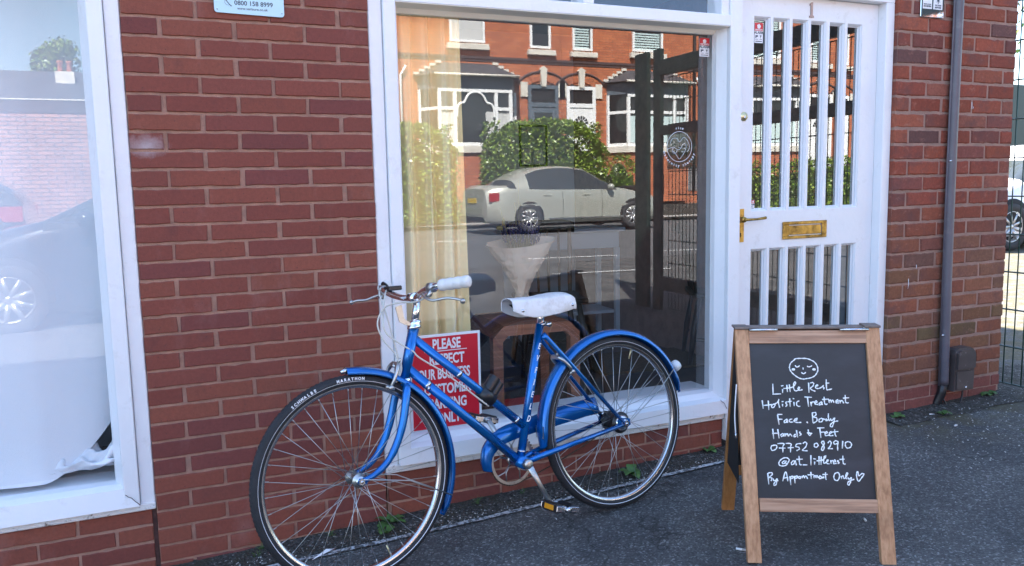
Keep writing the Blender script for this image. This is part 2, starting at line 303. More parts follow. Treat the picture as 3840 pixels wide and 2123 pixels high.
# ------------------------------------------------------------------ mesh helpers
class MB:
    def __init__(s): s.v = []; s.f = []; s.c = []; s.sm = []; s.mi = []
    def add(s, vs, fs, col=(1, 1, 1), smooth=False, mi=0):
        b = len(s.v); s.v += [tuple(v) for v in vs]
        for f in fs:
            s.f.append([b + i for i in f]); s.c.append(col); s.sm.append(smooth); s.mi.append(mi)
        return s
    def box(s, x0, x1, y0, y1, z0, z1, col=(1, 1, 1), mi=0):
        vs = [(x, y, z) for z in (z0, z1) for y in (y0, y1) for x in (x0, x1)]
        return s.add(vs, [(0, 2, 3, 1), (4, 5, 7, 6), (0, 1, 5, 4), (2, 6, 7, 3), (0, 4, 6, 2), (1, 3, 7, 5)], col, False, mi)
    def cbox(s, x0, x1, y0, y1, z0, z1, ch=.003, col=(1, 1, 1), mi=0):
        """box whose twelve edges are chamfered"""
        X, Y, Z = (x0, x1), (y0, y1), (z0, z1); vs = []; idx = {}
        for i in (0, 1):
            for j in (0, 1):
                for k in (0, 1):
                    sx, sy, sz = 1 - 2 * i, 1 - 2 * j, 1 - 2 * k
                    for a in range(3):
                        p = [X[i] + sx * ch, Y[j] + sy * ch, Z[k] + sz * ch]; p[a] = (X[i], Y[j], Z[k])[a]
                        idx[(i, j, k, a)] = len(vs); vs.append(p)
        fs = []
        q = ((0, 0), (1, 0), (1, 1), (0, 1))
        for a in range(3):
            for e in (0, 1):
                f = []
                for u, w in q:
                    t = [0, 0, 0]; t[a] = e; t[(a + 1) % 3] = u; t[(a + 2) % 3] = w
                    f.append(idx[(*t, a)])
                fs.append(f if e else f[::-1])
        for a in range(3):           # edges running along a
            b, c = (a + 1) % 3, (a + 2) % 3
            for u in (0, 1):
                for w in (0, 1):
                    t0 = [0, 0, 0]; t0[b] = u; t0[c] = w; t1 = list(t0); t1[a] = 1
                    f = [idx[(*t0, b)], idx[(*t0, c)], idx[(*t1, c)], idx[(*t1, b)]]
                    fs.append(f if (u + w) % 2 == 0 else f[::-1])
        for i in (0, 1):
            for j in (0, 1):
                for k in (0, 1):
                    f = [idx[(i, j, k, 0)], idx[(i, j, k, 1)], idx[(i, j, k, 2)]]
                    fs.append(f if (i + j + k) % 2 else f[::-1])
        return s.add(vs, fs, col, False, mi)
    def tube(s, path, r, n=10, closed=False, col=(1, 1, 1), caps=True, flat=1.0, up=None, mi=0, smooth=True):
        P = [Vector(p) for p in path]; m = len(P)
        rr = r if isinstance(r, (list, tuple)) else [r] * m
        T = []
        for i in range(m):
            a = P[(i - 1) % m] if (closed or i > 0) else P[i]; b = P[(i + 1) % m] if (closed or i < m - 1) else P[i]
            t = b - a; T.append(t.normalized() if t.length > 1e-9 else Vector((0, 0, 1)))
        u = Vector(up) if up else (Vector((0, 0, 1)) if abs(T[0].z) < .9 else Vector((1, 0, 0)))
        vs = []
        for i in range(m):
            u = (u - T[i] * u.dot(T[i])) if (u - T[i] * u.dot(T[i])).length > 1e-6 else Vector((1, 0, 0)); u.normalize()
            if up: u = Vector(up) - T[i] * Vector(up).dot(T[i]); u.normalize()
            w = T[i].cross(u)
            for k in range(n):
                a = 2 * math.pi * k / n
                vs.append(P[i] + u * (math.cos(a) * rr[i] * flat) + w * (math.sin(a) * rr[i]))
        fs = []
        for i in range(m if closed else m - 1):
            j = (i + 1) % m
            for k in range(n):
                l = (k + 1) % n; fs.append((i * n + k, i * n + l, j * n + l, j * n + k))
        if caps and not closed: fs += [tuple(range(n))[::-1], tuple((m - 1) * n + k for k in range(n))]
        return s.add(vs, fs, col, smooth, mi)
    def lathe(s, prof, n=24, center=(0, 0, 0), axis='z', col=(1, 1, 1), smooth=True, a0=0, a1=360, mi=0):
        """prof: list of (radius, height)"""
        full = abs(a1 - a0) >= 360; m = n if full else n + 1; vs = []
        for k in range(m):
            a = R(a0 + (a1 - a0) * k / n); ca, sa = math.cos(a), math.sin(a)
            for r, h in prof:
                p = {'z': (r * ca, r * sa, h), 'y': (r * ca, h, r * sa), 'x': (h, r * ca, r * sa)}[axis]
                vs.append((p[0] + center[0], p[1] + center[1], p[2] + center[2]))
        q = len(prof); fs = []
        for k in range(n):
            l = (k + 1) % m
            for i in range(q - 1):
                f = (k * q + i, l * q + i, l * q + i + 1, k * q + i + 1)
                fs.append(f if axis != 'y' else f[::-1])
        return s.add(vs, fs, col, smooth, mi)
    def prism(s, poly, y0, y1, col=(1, 1, 1), axis='y', mi=0):
        """poly in (x,z), extruded along y (or (y,z) along x, (x,y) along z)"""
        n = len(poly)
        def pt(a, b, h): return {'y': (a, h, b), 'x': (h, a, b), 'z': (a, b, h)}[axis]
        vs = [pt(a, b, y0) for a, b in poly] + [pt(a, b, y1) for a, b in poly]
        fs = [tuple(range(n)), tuple(range(2 * n - 1, n - 1, -1))] + [(i, n + i, n + (i + 1) % n, (i + 1) % n) for i in range(n)]
        return s.add(vs, fs, col, False, mi)
    def ellipsoid(s, c, r, n=14, m=8, col=(1, 1, 1), mi=0):
        vs = []; fs = []
        for i in range(m + 1):
            t = math.pi * i / m
            for k in range(n):
                a = 2 * math.pi * k / n
                vs.append((c[0] + r[0] * math.sin(t) * math.cos(a), c[1] + r[1] * math.sin(t) * math.sin(a), c[2] + r[2] * math.cos(t)))
        for i in range(m):
            for k in range(n): fs.append((i * n + k, (i + 1) * n + k, (i + 1) * n + (k + 1) % n, i * n + (k + 1) % n))
        return s.add(vs, fs, col, True, mi)
    def grid(s, fn, nu, nv, col=(1, 1, 1), smooth=True, mi=0, colf=None):
        b = len(s.v)
        for i in range(nu + 1):
            for j in range(nv + 1): s.v.append(tuple(fn(i / nu, j / nv)))
        for i in range(nu):
            for j in range(nv):
                a = b + i * (nv + 1) + j
                s.f.append([a, a + nv + 1, a + nv + 2, a + 1]); s.c.append(col); s.sm.append(smooth); s.mi.append(mi)
        return s
    def build(s, name, mats, parent=None, label=None, kind=None):
        me = bpy.data.meshes.new(name); me.from_pydata(s.v, [], s.f)
        for mt in (mats if isinstance(mats, (list, tuple)) else [mats]): me.materials.append(M[mt])
        me.polygons.foreach_set('use_smooth', s.sm); me.polygons.foreach_set('material_index', s.mi)
        if any(c != (1, 1, 1) for c in s.c):
            at = me.color_attributes.new('Col', 'FLOAT_COLOR', 'CORNER'); buf = []
            for f, c in zip(s.f, s.c): buf += [c[0], c[1], c[2], 1.0] * len(f)
            at.data.foreach_set('color', buf)
        me.update()
        o = bpy.data.objects.new(name, me); COL.objects.link(o)
        if parent: o.parent = parent
        if label: o['label'] = label
        if kind: o['kind'] = kind
        return o
def build_each(mb, name, mats, parent=None, gap=.0015):
    """one object for every separate piece of the mesh (pieces that touch stay together)"""
    n = len(mb.v); par = list(range(n))
    def find(a):
        while par[a] != a: par[a] = par[par[a]]; a = par[a]
        return a
    for f in mb.f:
        for a in f[1:]: par[find(a)] = find(f[0])
    comp = {}
    for i in range(n): comp.setdefault(find(i), []).append(i)
    cs = [(set(ix), [min(mb.v[i][k] for i in ix) - gap for k in range(3)], [max(mb.v[i][k] for i in ix) + gap for k in range(3)]) for ix in comp.values()]
    merged = True
    while merged:
        merged = False
        for a in range(len(cs)):
            for b in range(a + 1, len(cs)):
                if all(cs[a][1][k] <= cs[b][2][k] and cs[b][1][k] <= cs[a][2][k] for k in range(3)):
                    cs[a] = (cs[a][0] | cs[b][0], [min(cs[a][1][k], cs[b][1][k]) for k in range(3)], [max(cs[a][2][k], cs[b][2][k]) for k in range(3)]); cs.pop(b); merged = True; break
            if merged: break
    out = []
    for ix, lo, hi in cs:
        m2 = MB(); mp = {}
        for f, c, sm, mi in zip(mb.f, mb.c, mb.sm, mb.mi):
            if f[0] in ix:
                g2 = []
                for i in f:
                    if i not in mp: mp[i] = len(m2.v); m2.v.append(mb.v[i])
                    g2.append(mp[i])
                m2.f.append(g2); m2.c.append(c); m2.sm.append(sm); m2.mi.append(mi)
        out.append(m2.build(name, mats, parent))
    return out
def thing(name, label, cat, loc=(0, 0, 0), rotz=0, group=None, mat4=None):
    o = bpy.data.objects.new(name, None); COL.objects.link(o); o.empty_display_size = .1
    if mat4: o.matrix_world = mat4
    else: o.location = loc; o.rotation_euler = (0, 0, rotz)
    o['label'] = label; o['category'] = cat
    if group: o['group'] = group
    return o
def tag(o, label, cat, group=None):
    o['label'] = label; o['category'] = cat
    if group: o['group'] = group
    return o
def copy_tree(o, parent=None):
    c = o.copy(); COL.objects.link(c)
    if parent: c.parent = parent; c.matrix_parent_inverse = o.matrix_parent_inverse.copy()
    for ch in list(o.children): copy_tree(ch, c)
    return c
def text_geo(s, size, bold=0.0, ext=.0004, xs=1.0, align='CENTER', shear=0, font_res=3):
    cu_ = bpy.data.curves.new('txt', 'FONT'); cu_.body = s; cu_.size = size; cu_.offset = bold; cu_.extrude = ext; cu_.align_x = align; cu_.resolution_u = font_res; cu_.shear = shear
    o = bpy.data.objects.new('txt', cu_); COL.objects.link(o)
    dg = bpy.context.evaluated_depsgraph_get(); dg.update()
    me = o.evaluated_get(dg).to_mesh()
    vs = [(v.co.x * xs, v.co.y, v.co.z) for v in me.vertices]; fs = [tuple(p.vertices) for p in me.polygons]
    o.evaluated_get(dg).to_mesh_clear(); bpy.data.objects.remove(o); bpy.data.curves.remove(cu_)
    return vs, fs
def put_text(mb, s, size, pos, ex=(1, 0, 0), ey=(0, 0, 1), bold=0.0, ext=.0004, xs=1.0, align='CENTER', shear=0, mi=0):
    vs, fs = text_geo(s, size, bold, ext, xs, align, shear)
    ex, ey = Vector(ex), Vector(ey); ez = ex.cross(ey); p = Vector(pos)
    mb.add([p + ex * a + ey * b + ez * c for a, b, c in vs], fs, mi=mi)
def smooth_path(P, k=3, closed=False):
    P = [Vector(p) for p in P]; n = len(P)
    if n < 3: return P
    out = []
    for i in range(n if closed else n - 1):
        p0 = P[i - 1] if (i > 0 or closed) else P[0]; p1 = P[i]; p2 = P[(i + 1) % n]; p3 = P[(i + 2) % n] if (closed or i + 2 < n) else P[n - 1]
        for j in range(k):
            t = j / k
            out.append(.5 * ((2 * p1) + (p2 - p0) * t + (2 * p0 - 5 * p1 + 4 * p2 - p3) * t * t + (3 * p1 - p0 - 3 * p2 + p3) * t ** 3))
    if not closed: out.append(P[-1])
    return out
def gz(x, y=0):
    """height of the ground: rises gently to the right, flattens out towards the street"""
    a = .027 * min(max(x, 0), 4.5)
    w = min(1, max(0, (-y - 2.5) / 6)); w = w * w * (3 - 2 * w)
    return a * (1 - w) + .14 * w

# ------------------------------------------------------------------ ground, road, pavement
def sheet(name, x0, x1, y0, y1, off, m, nx=30, ny=30, kind='structure'):
    mb = MB(); mb.grid(lambda u, v: (x0 + (x1 - x0) * u, y0 + (y1 - y0) * v, gz(x0 + (x1 - x0) * u, y0 + (y1 - y0) * v) + off), nx, ny)
    return mb.build(name, m, kind=kind)
g = MB()
xs = [-400, -60, -20] + [-8 + .5 * i for i in range(0, 41)] + [20, 60, 400]
ys = [-400, -60] + [-20 + .5 * i for i in range(0, 49)] + [8, 20, 60, 400]
g.v = [(x, y, gz(x, y)) for x in xs for y in ys]; ny = len(ys)
for i in range(len(xs) - 1):
    for j in range(ny - 1): g.f.append([i * ny + j, (i + 1) * ny + j, (i + 1) * ny + j + 1, i * ny + j + 1]); g.c.append((1, 1, 1)); g.sm.append(True); g.mi.append(0)
g.build('ground', 'asphalt', kind='structure')
sheet('road', -60, 60, -16.6, -7.2, .004, 'asphalt_plain', 60, 20)
sheet('pavement', -60, 60, -17.8, -16.75, .10, 'kerb', 40, 4)
sheet('kerb', -60, 60, -16.75, -16.6, .115, 'kerb', 40, 2)
for i, (xa, xb, yy, wdt) in enumerate([(5.2, 6.6, -8.0, .08), (7.6, 9.2, -8.0, .08), (4.6, 6.2, -6.0, .06), (5.2, 5.9, -12.6, .12)]):
    mb = MB(); mb.grid(lambda u, v: (xa + (xb - xa) * u, yy + wdt * v + .25 * u, gz(xa, yy) + .010), 6, 1); mb.build('road_marking', 'roadline', kind='structure')
# gritty strip between the wall and the worn white line
mb = MB()
def vf(u, v):
    x = -2.2 + 4.62 * u; y0 = .02; y1 = -.135 + .012 * noise.noise(Vector((x * 6, 0, 0)))
    y = y0 + (y1 - y0) * v
    return (x, y, gz(x, y) + .003 + .010 * (1 - v) + .004 * noise.noise(Vector((x * 18, y * 18, 3))))
mb.grid(vf, 160, 8); mb.build('verge', 'verge', kind='structure')
mb = MB()
def vf2(u, v):
    x = 3.22 + 1.5 * u; y0 = -.01 + (.0 if x < 4.12 else .3); y1 = -.17 - .05 * u + .035 * noise.noise(Vector((x * 5, 2, 0))) + .015 * noise.noise(Vector((x * 17, 2, 0)))
    y = y0 + (y1 - y0) * v
    return (x, y, gz(x, y) + .003 + .012 * (1 - v) + .005 * noise.noise(Vector((x * 18, y * 18, 3))))
mb.grid(vf2, 90, 10); mb.build('verge', 'verge', kind='structure')
mb = MB()
def lf(u, v):
    x = .30 + 2.02 * u; pts = ((.3, -.150), (1.05, -.148), (1.55, -.136), (2.32, -.118))
    for a, b in zip(pts, pts[1:]):
        if x <= b[0] + 1e-6: y = a[1] + (b[1] - a[1]) * (x - a[0]) / (b[0] - a[0]); break
    return (x, y - .024 * v + .005 * noise.noise(Vector((x * 14, v, 0))) + .003 * noise.noise(Vector((x * 60, v * 3, 0))), gz(x, y) + .007)
mb.grid(lf, 90, 2); mb.build('painted_line', 'line', kind='structure')
# loose grit: nobody could count it
mb = MB()
def pebble(x, y, s):
    z = gz(x, y) + .006
    vs = [(x + s * rnd.uniform(.6, 1.2) * math.cos(a), y + s * rnd.uniform(.6, 1.2) * math.sin(a), z + rnd.uniform(-.2, .3) * s) for a in (0.3, 1.6, 2.8, 4.1, 5.2)] + [(x, y, z + s * .8)]
    mb.add(vs, [(i, (i + 1) % 5, 5) for i in range(5)])
for i in range(900):
    x = rnd.uniform(-.3, 2.4); y = -rnd.uniform(0, 1) ** 1.3 * .15; pebble(x, y, rnd.uniform(.0015, .0045))
for i in range(420):
    pebble(rnd.uniform(2.9, 4.5), rnd.uniform(-.75, -.03), rnd.uniform(.002, .0055))
for i in range(70): pebble(rnd.uniform(.3, 4), rnd.uniform(-1.6, -.2), rnd.uniform(.0015, .0035))
mb.build('loose_grit', 'grit', kind='stuff')

# ------------------------------------------------------------------ brickwork
PAL = [(.214, .055, .036), (.203, .052, .035), (.224, .060, .037), (.194, .050, .036), (.210, .056, .038), (.198, .049, .033), (.232, .065, .039), (.176, .046, .037)]
def jit(c, a=.07):
    k = 1 + rnd.uniform(-a, a); return tuple(x * k for x in c)
def brick(mb, x0, x1, z0, z1, y, d=.03, rough=.0012, col=None, ch=.0022):
    r = lambda: rnd.uniform(-rough, rough)
    dy = rnd.uniform(-.0008, .0008) * (1 + rough * 800)
    n = 9 if (x1 - x0) > .15 else 5
    top = []; bot = []
    for i in range(n + 1):
        x = x0 + (x1 - x0) * i / n
        top.append((x + (r() if i in (0, n) else 0), z1 + r())); bot.append((x + (r() if i in (0, n) else 0), z0 + r()))
    ring = [(a, b) for a, b in bot] + [(a, b) for a, b in reversed(top)]
    cx, cz = (x0 + x1) / 2, (z0 + z1) / 2
    def inset(p):
        return (p[0] + (ch if p[0] < cx - (x1 - x0) * .45 else -ch if p[0] > cx + (x1 - x0) * .45 else 0), p[1] + (ch if p[1] < cz else -ch))
    for _ in range(rnd.choice((0, 0, 1, 1, 2))):            # a chipped arris here and there
        q = rnd.randrange(len(ring)); a_, b_ = ring[q]; k_ = rnd.uniform(.001, .0032); ring[q] = (a_, b_ + (k_ if b_ < cz else -k_))
    m = len(ring)
    vs = [(a, y + d, b) for a, b in ring] + [(a, y + ch + dy, b) for a, b in ring] + [(inset(p)[0], y + dy, inset(p)[1]) for p in ring]
    fs = [tuple(2 * m + i for i in range(m))]
    for k in (0, 1): fs += [(k * m + i, k * m + (i + 1) % m, (k + 1) * m + (i + 1) % m, (k + 1) * m + i) for i in range(m)]
    mb.add(vs, fs, col or jit(rnd.choice(PAL)))
SH = thing('shop_building', 'brick shop front with white timber display windows and a white glazed door', 'shop', (0, 0, 0))
P_ = .0591
mb = MB()
for k in range(-11, 31):
    zt = 1.80 - k * P_ - .0048; zb = 1.80 - (k + 1) * P_ + .0048
    ed = [0, .1025, .1125, .3275, .3375, .5525, .5625, .7765] if k % 2 == 0 else [0, .215, .225, .440, .450, .665, .675, .7765]
    for a, b in zip(ed[::2], ed[1::2]):
        brick(mb, a + .002 + rnd.uniform(-.0025, .0025), b - .0015 + rnd.uniform(-.0025, .0025), zb, zt, 0)
mb.build('brick_pier', 'brick', SH)
mb = MB(); mb.box(.001, .7765, .0055, .16, -.1, 2.46); mb.build('mortar', 'mortar', SH)
# plinth courses below the two windows
mb = MB(); mm = MB()
for k in range(0, 6):                              # left window
    zt = .214 - k * .0590; zb = zt - .0492
    off = -.012 - (.118 if k % 2 else .0)
    x = off if k % 2 == 0 else off
    if k % 2: brick(mb, -.118, -.014, zb, zt, .012)
    x = -.014 if k % 2 == 0 else -.128
    while x > -1.9: brick(mb, x - .215, x, zb, zt, .012); x -= .225
mb.build('plinth', 'brick', SH); mb = MB(); mm.box(-1.95, -.0135, .0165, .16, -.15, .222); mm.build('plinth_mortar', 'mortar', SH); mm = MB()
for k in range(0, 6):                              # big window
    zt = .199 - k * .0590; zb = zt - .0492
    x = .800 - (.112 if k % 2 else 0)
    while x < 2.318:
        a, b = max(x, .789), min(x + .215, 2.322)
        if b - a > .03: brick(mb, a, b, zb, zt, .014)
        x += .225
mm.box(.785, 2.322, .0185, .16, -.15, .205)
mb.build('plinth', 'brick', SH); mm.build('plinth_mortar', 'mortar', SH)
mb = MB(); mb.box(-.0135, -.0005, .019, .16, -.1, .225); mb.build('expansion_joint', 'darkjoint', SH)
# upper wall, roof, sides and back of the shop
mb = MB()
mb.box(-9, 3.27, .05, .30, 2.46, 5.0); mb.box(-9, -2.3, .02, .30, -.2, 2.46); mb.box(-9, -8.8, .3, 7, -.2, 5); mb.box(3.30, 3.36, .01, .3, 2.46, 5.0)
mb.box(-9, 4.09, 6.8, 7, -.2, 5); mb.box(4.0, 4.09, .3, 6.8, -.2, 5); mb.box(2.7, 3.1, .02, .5, 5.05, 5.5)  # last box: unseen rooftop block added to cast a bump in the shadow edge
mb.build('upper_wall', 'brick', SH)
mb = MB(); mb.box(-9, 4.1, -.02, 7.05, 5.0, 5.06); mb.build('roof', 'slate', SH)
# interior
mb = MB(); mb.box(.60, 4.0, .16, 6.6, .02, .10); mb.build('floor', 'floor', SH)
mb = MB(); mb.box(.60, 4.0, .30, 6.6, 2.45, 2.47); mb.build('ceiling', 'innerwhite', SH)
mb = MB(); mb.box(.60, 3.86, 3.18, 3.25, .10, 2.45); mb.box(.57, .60, .16, 3.3, .02, 2.45); mb.box(3.86, 4.0, 4.4, 4.5, .1, 2.45)
mb.box(.60, 3.84, 3.165, 3.18, .10, .205)
mb.box(-1.95, .57, 1.6, 1.65, 0, 2.45)
mb.build('interior_wall', 'innerwhite', SH)
mb = MB(); mb.box(3.62, 3.72, 1.98, 2.2, .1, 2.45); mb.box(3.60, 3.74, 1.96, 2.22, .1, .22); mb.build('partition', 'innerwhite', SH)
mb = MB()
mb.add([(3.85, 3.05, .11), (3.68, 2.22, .11), (3.68, 2.22, 2.05), (3.85, 3.05, 2.05), (3.89, 3.04, .11), (3.72, 2.21, .11), (3.72, 2.21, 2.05), (3.89, 3.04, 2.05)],
       [(0, 1, 2, 3), (7, 6, 5, 4), (0, 3, 7, 4), (1, 5, 6, 2), (3, 2, 6, 7), (0, 4, 5, 1)])
mb.build('interior_door', 'greydoor', SH)

# ------------------------------------------------------------------ white timber windows
def window(name, xL, xG0, xG1, z0, zt, left_strip=None, right_strip=None):
    """one frame mesh; glass sits 0.10 behind the face"""
WN = MB()
# display window: left uprights
WN.cbox(.7785, .8275, .006, .12, .212, 2.46, .003)       # outer strip
WN.cbox(.829, .874, -.010, .12, .235, 2.46, .003)         # main upright
WN.cbox(.8745, .888, .03, .10, .30, 1.899, .002)
WN.cbox(.874, 2.325, -.012, .15, 1.899, 1.9455, .003)     # transom
WN.cbox(2.325, 2.386, -.012, .15, .105, 2.46, .003)       # post beside the door
WN.add([(2.3245, .012, .30), (2.3245, .012, 1.8985), (2.302, .055, 1.8985), (2.302, .055, .30), (2.302, .085, 1.8985), (2.302, .085, .30), (2.322, .098, 1.8985), (2.322, .098, .30)],
       [(0, 3, 2, 1), (3, 5, 4, 2), (5, 7, 6, 4)])
WN.cbox(1.623, 1.670, -.008, .10, 1.9455, 2.46, .003)     # mullion over the transom
WN.cbox(2.285, 2.325, .0, .10, 1.9455, 2.46, .003)
WN.cbox(.874, .90, .0, .10, 1.9455, 2.46, .003)
WN.cbox(2.386, 3.276, -.006, .13, 2.058, 2.46, .003)      # head over the door
WN.cbox(3.224, 3.276, -.006, .13, .09, 2.058, .003)       # right jamb
DW = WN.build('display_window', 'white', SH)
sf = MB(); sf.prism([(-.010, 1.8988), (-.010, 1.8975), (.060, 1.893), (.075, 1.878), (.098, 1.878), (.098, 1.8988)], .8745, 2.3240, axis='x'); sf.build('soffit', 'cream', DW)
sl = MB()
sl.add([(.874, .10, .322), (2.325, .10, .322), (2.325, .055, .318), (.874, .055, .318), (2.325, .028, .300), (.874, .028, .300), (2.325, -.012, .292), (.874, -.012, .292), (2.325, -.018, .234), (.829, -.018, .234), (.829, -.012, .292), (2.325, .12, .234), (.829, .12, .234)],
       [(3, 2, 1, 0), (5, 4, 2, 3), (7, 6, 4, 5), (9, 8, 6, 10), (8, 9, 12, 11)])
sl.build('sill', 'white', DW)
sl = MB(); sl.cbox(.7785, 2.325, .0, .12, .204, .2335, .003); sl.build('sill_underside', 'whitechip', DW)
gp = MB(); gp.add([(.885, .1, .315), (2.324, .1, .315), (2.324, .1, 1.90), (.885, .1, 1.90)], [(0, 1, 2, 3)]); gp.build('pane', 'glass', DW)
for a, b in ((.90, 1.623), (1.670, 2.285)):
    gp = MB(); gp.add([(a, .040, 1.9455), (b, .040, 1.9455), (b, .118, 2.455), (a, .118, 2.455)], [(0, 1, 2, 3)]); gp.build('pane', 'glass', DW)
ins = MB(); ins.cbox(.86, 2.34, .104, .27, .255, .3175, .003); ins.build('inner_ledge', 'white', DW)
# left window
WN = MB()
WN.cbox(-.045, -.0005, .006, .12, .225, 2.46, .003)
WN.cbox(-.0925, -.0465, -.012, .12, .242, 2.46, .003)
WN.add([(-.0930, -.006, .30), (-.0930, -.006, 2.3), (-.116, .075, 2.3), (-.116, .075, .30), (-.119, .10, 2.3), (-.119, .10, .30)], [(3, 0, 1, 2), (5, 3, 2, 4)])
WN.cbox(-2.3, -.0005, -.012, .15, 2.30, 2.46, .003)
WN.cbox(-2.3, -2.2, -.012, .12, .242, 2.46, .003)
LW = WN.build('display_window', 'white', SH, label='left display window screened by a white sheet')
sl = MB()
sl.add([(-2.2, .10, .304), (-.0925, .10, .304), (-.0925, .055, .300), (-2.2, .055, .300), (-.0925, .028, .312), (-2.2, .028, .312), (-.0925, -.006, .303), (-2.2, -.006, .303), (-.047, -.018, .2415), (-2.2, -.018, .2415), (-.047, .12, .2415), (-2.2, .12, .2415)],
       [(3, 2, 1, 0), (5, 4, 2, 3), (7, 6, 4, 5), (9, 8, 6, 7), (8, 9, 11, 10)])
sl.build('sill', 'white', LW)
sl = MB(); sl.cbox(-2.3, -.0005, -.002, .12, .218, .241, .003); sl.build('sill_underside', 'whitechip', LW)
gp = MB(); gp.add([(-2.2, .1, .295), (-.1165, .1, .295), (-.1165, .1, 2.3), (-2.2, .1, 2.3)], [(0, 1, 2, 3)]); gp.build('pane', 'glassL', LW)
# cracks in the mitres of both frames
cr_ = MB()
for pts in ([(-.088, -.0195, .287), (-.080, -.0195, .279), (-.070, -.0195, .273), (-.062, -.0195, .262), (-.052, -.0195, .252), (-.047, -.0195, .245)],):
    cr_.tube(pts, .0011, 4)
cr_.build('paint_crack', 'darkjoint', LW)
cr_ = MB(); cr_.tube([(2.290, -.0135, .297), (2.298, -.0150, .288), (2.309, -.0172, .281), (2.314, -.0183, .268), (2.322, -.0190, .255)], .0012, 4); cr_.build('paint_crack', 'darkjoint', DW)

# ------------------------------------------------------------------ door
UP = [(2.492, 2.583), (2.598, 2.690), (2.707, 2.798), (2.814, 2.905), (2.925, 3.016), (3.033, 3.124)]
yf, yb = .042, .086
dr = MB(); zs = (.105, .38, .950, 1.119, 1.962, 2.056)
def slab(x0, x1, z0, z1): dr.box(x0, x1, yf, yb, z0, z1)
slab(2.3865, UP[0][0], zs[0], zs[5]); slab(UP[-1][1], 3.2225, zs[0], zs[5])
xa, xb = UP[0][0], UP[-1][1]
slab(xa, xb, zs[0], zs[1]); slab(xa, xb, zs[2], zs[3]); slab(xa, xb, zs[4], zs[5])
for (a, b), (c, d) in zip(UP, UP[1:]): slab(b, c, zs[1], zs[2]); slab(b, c, zs[3], zs[4])
DO = dr.build('door', 'white', SH)
bd = MB()
for (a, b) in UP:
    for z0, z1 in ((zs[1], zs[2]), (zs[3], zs[4])):
        i1, i2 = .006, .0125
        def rng(i, y): return [(a + i, y, z0 + i), (b - i, y, z0 + i), (b - i, y, z1 - i), (a + i, y, z1 - i)]
        vs = rng(.0, .044) + rng(i1, .050) + rng(i1 + .001, .056) + rng(i2, .062)
        fs = []
        for k in range(3):
            for q in range(4): fs.append((4 * k + q, 4 * k + (q + 1) % 4, 4 * k + 4 + (q + 1) % 4, 4 * k + 4 + q))
        bd.add(vs, fs)
bd.build('glazing_bead', 'whitemould', DO)
for i, (a, b) in enumerate(UP):
    for j, (z0, z1) in enumerate(((zs[1], zs[2]), (zs[3], zs[4]))):
        t1 = R(rnd.uniform(-1.1, 1.1)) * .35; w_ = b - a - .02
        gp = MB(); dy = w_ * math.tan(t1)
        gp.add([(a + .010, .064 - dy / 2, z0 + .01), (b - .010, .064 + dy / 2, z0 + .01), (b - .010, .064 + dy / 2, z1 - .01), (a + .010, .064 - dy / 2, z1 - .01)], [(0, 1, 2, 3)])
        gp.build('pane', 'doorglass', DO)
dk = MB(); dk.cbox(3.036, 3.11, .080, .084, .40, .94, .001); dk.build('blocked_pane', 'greypaint', DO)
# letter plate
lp = MB()
x0, x1, z0, z1 = 2.669, 2.932, .986, 1.065; h = .036
lp.cbox(x0, x1, .0335, .0415, z0, z0 + .014, .002); lp.cbox(x0, x1, .0335, .0415, z1 - .014, z1, .002)
lp.cbox(x0, x0 + h, .0335, .0415, z0 + .014, z1 - .014, .002); lp.cbox(x1 - h + .008, x1, .0335, .0415, z0 + .014, z1 - .014, .002)
lp.cbox(x0 + h + .004, x1 - h + .004, .037, .0415, z0 + .018, z1 - .019, .0015)
lp.build('letter_plate', 'brass', DO)
# handle
hd = MB(); hd.cbox(2.412, 2.449, .037, .0415, .984, 1.131, .001)
hd.lathe([(.0, -.026), (.012, -.026), (.0135, -.018), (.0135, .0)], 16, (2.431, .037, 1.084), 'y')
hd.tube([(2.431, .014, 1.085), (2.445, .006, 1.084), (2.49, .004, 1.0845), (2.535, .004, 1.0885), (2.541, .004, 1.090)], [.0095, .0075, .0065, .0080, .0085], 10, flat=.8)
hd.build('handle', 'brass', DO)
kh = MB(); kh.lathe([(0, -.0008), (.0035, -.0008), (.0035, 0)], 12, (2.430, .0366, 1.022), 'y'); kh.box(2.4285, 2.4318, .0358, .0366, 1.006, 1.021); kh.build('keyhole', 'black', DO)
lk = MB(); lk.lathe([(0, -.007), (.011, -.007), (.013, -.003), (.019, -.003), (.0205, 0)], 28, (2.4425, .0415, 1.5325), 'y')
LK = lk.build('cylinder_lock', 'brassbright', DO)
kk = MB(); kk.lathe([(0, -.0015), (.0055, -.0015), (.006, 0)], 16, (2.4435, .0347, 1.5285), 'y'); kk.build('lock_core', 'steel', DO)
nm = MB(); poly = [(-.012, 0), (.013, 0), (.013, .006), (.006, .010), (.006, .066), (-.001, .066), (-.011, .056), (-.011, .051), (-.005, .053), (-.005, .010), (-.012, .006)]
nm.prism([(2.8125 + a, 1.974 + b) for a, b in poly], .037, .0415); nm.build('house_number', 'steelnum', DO)

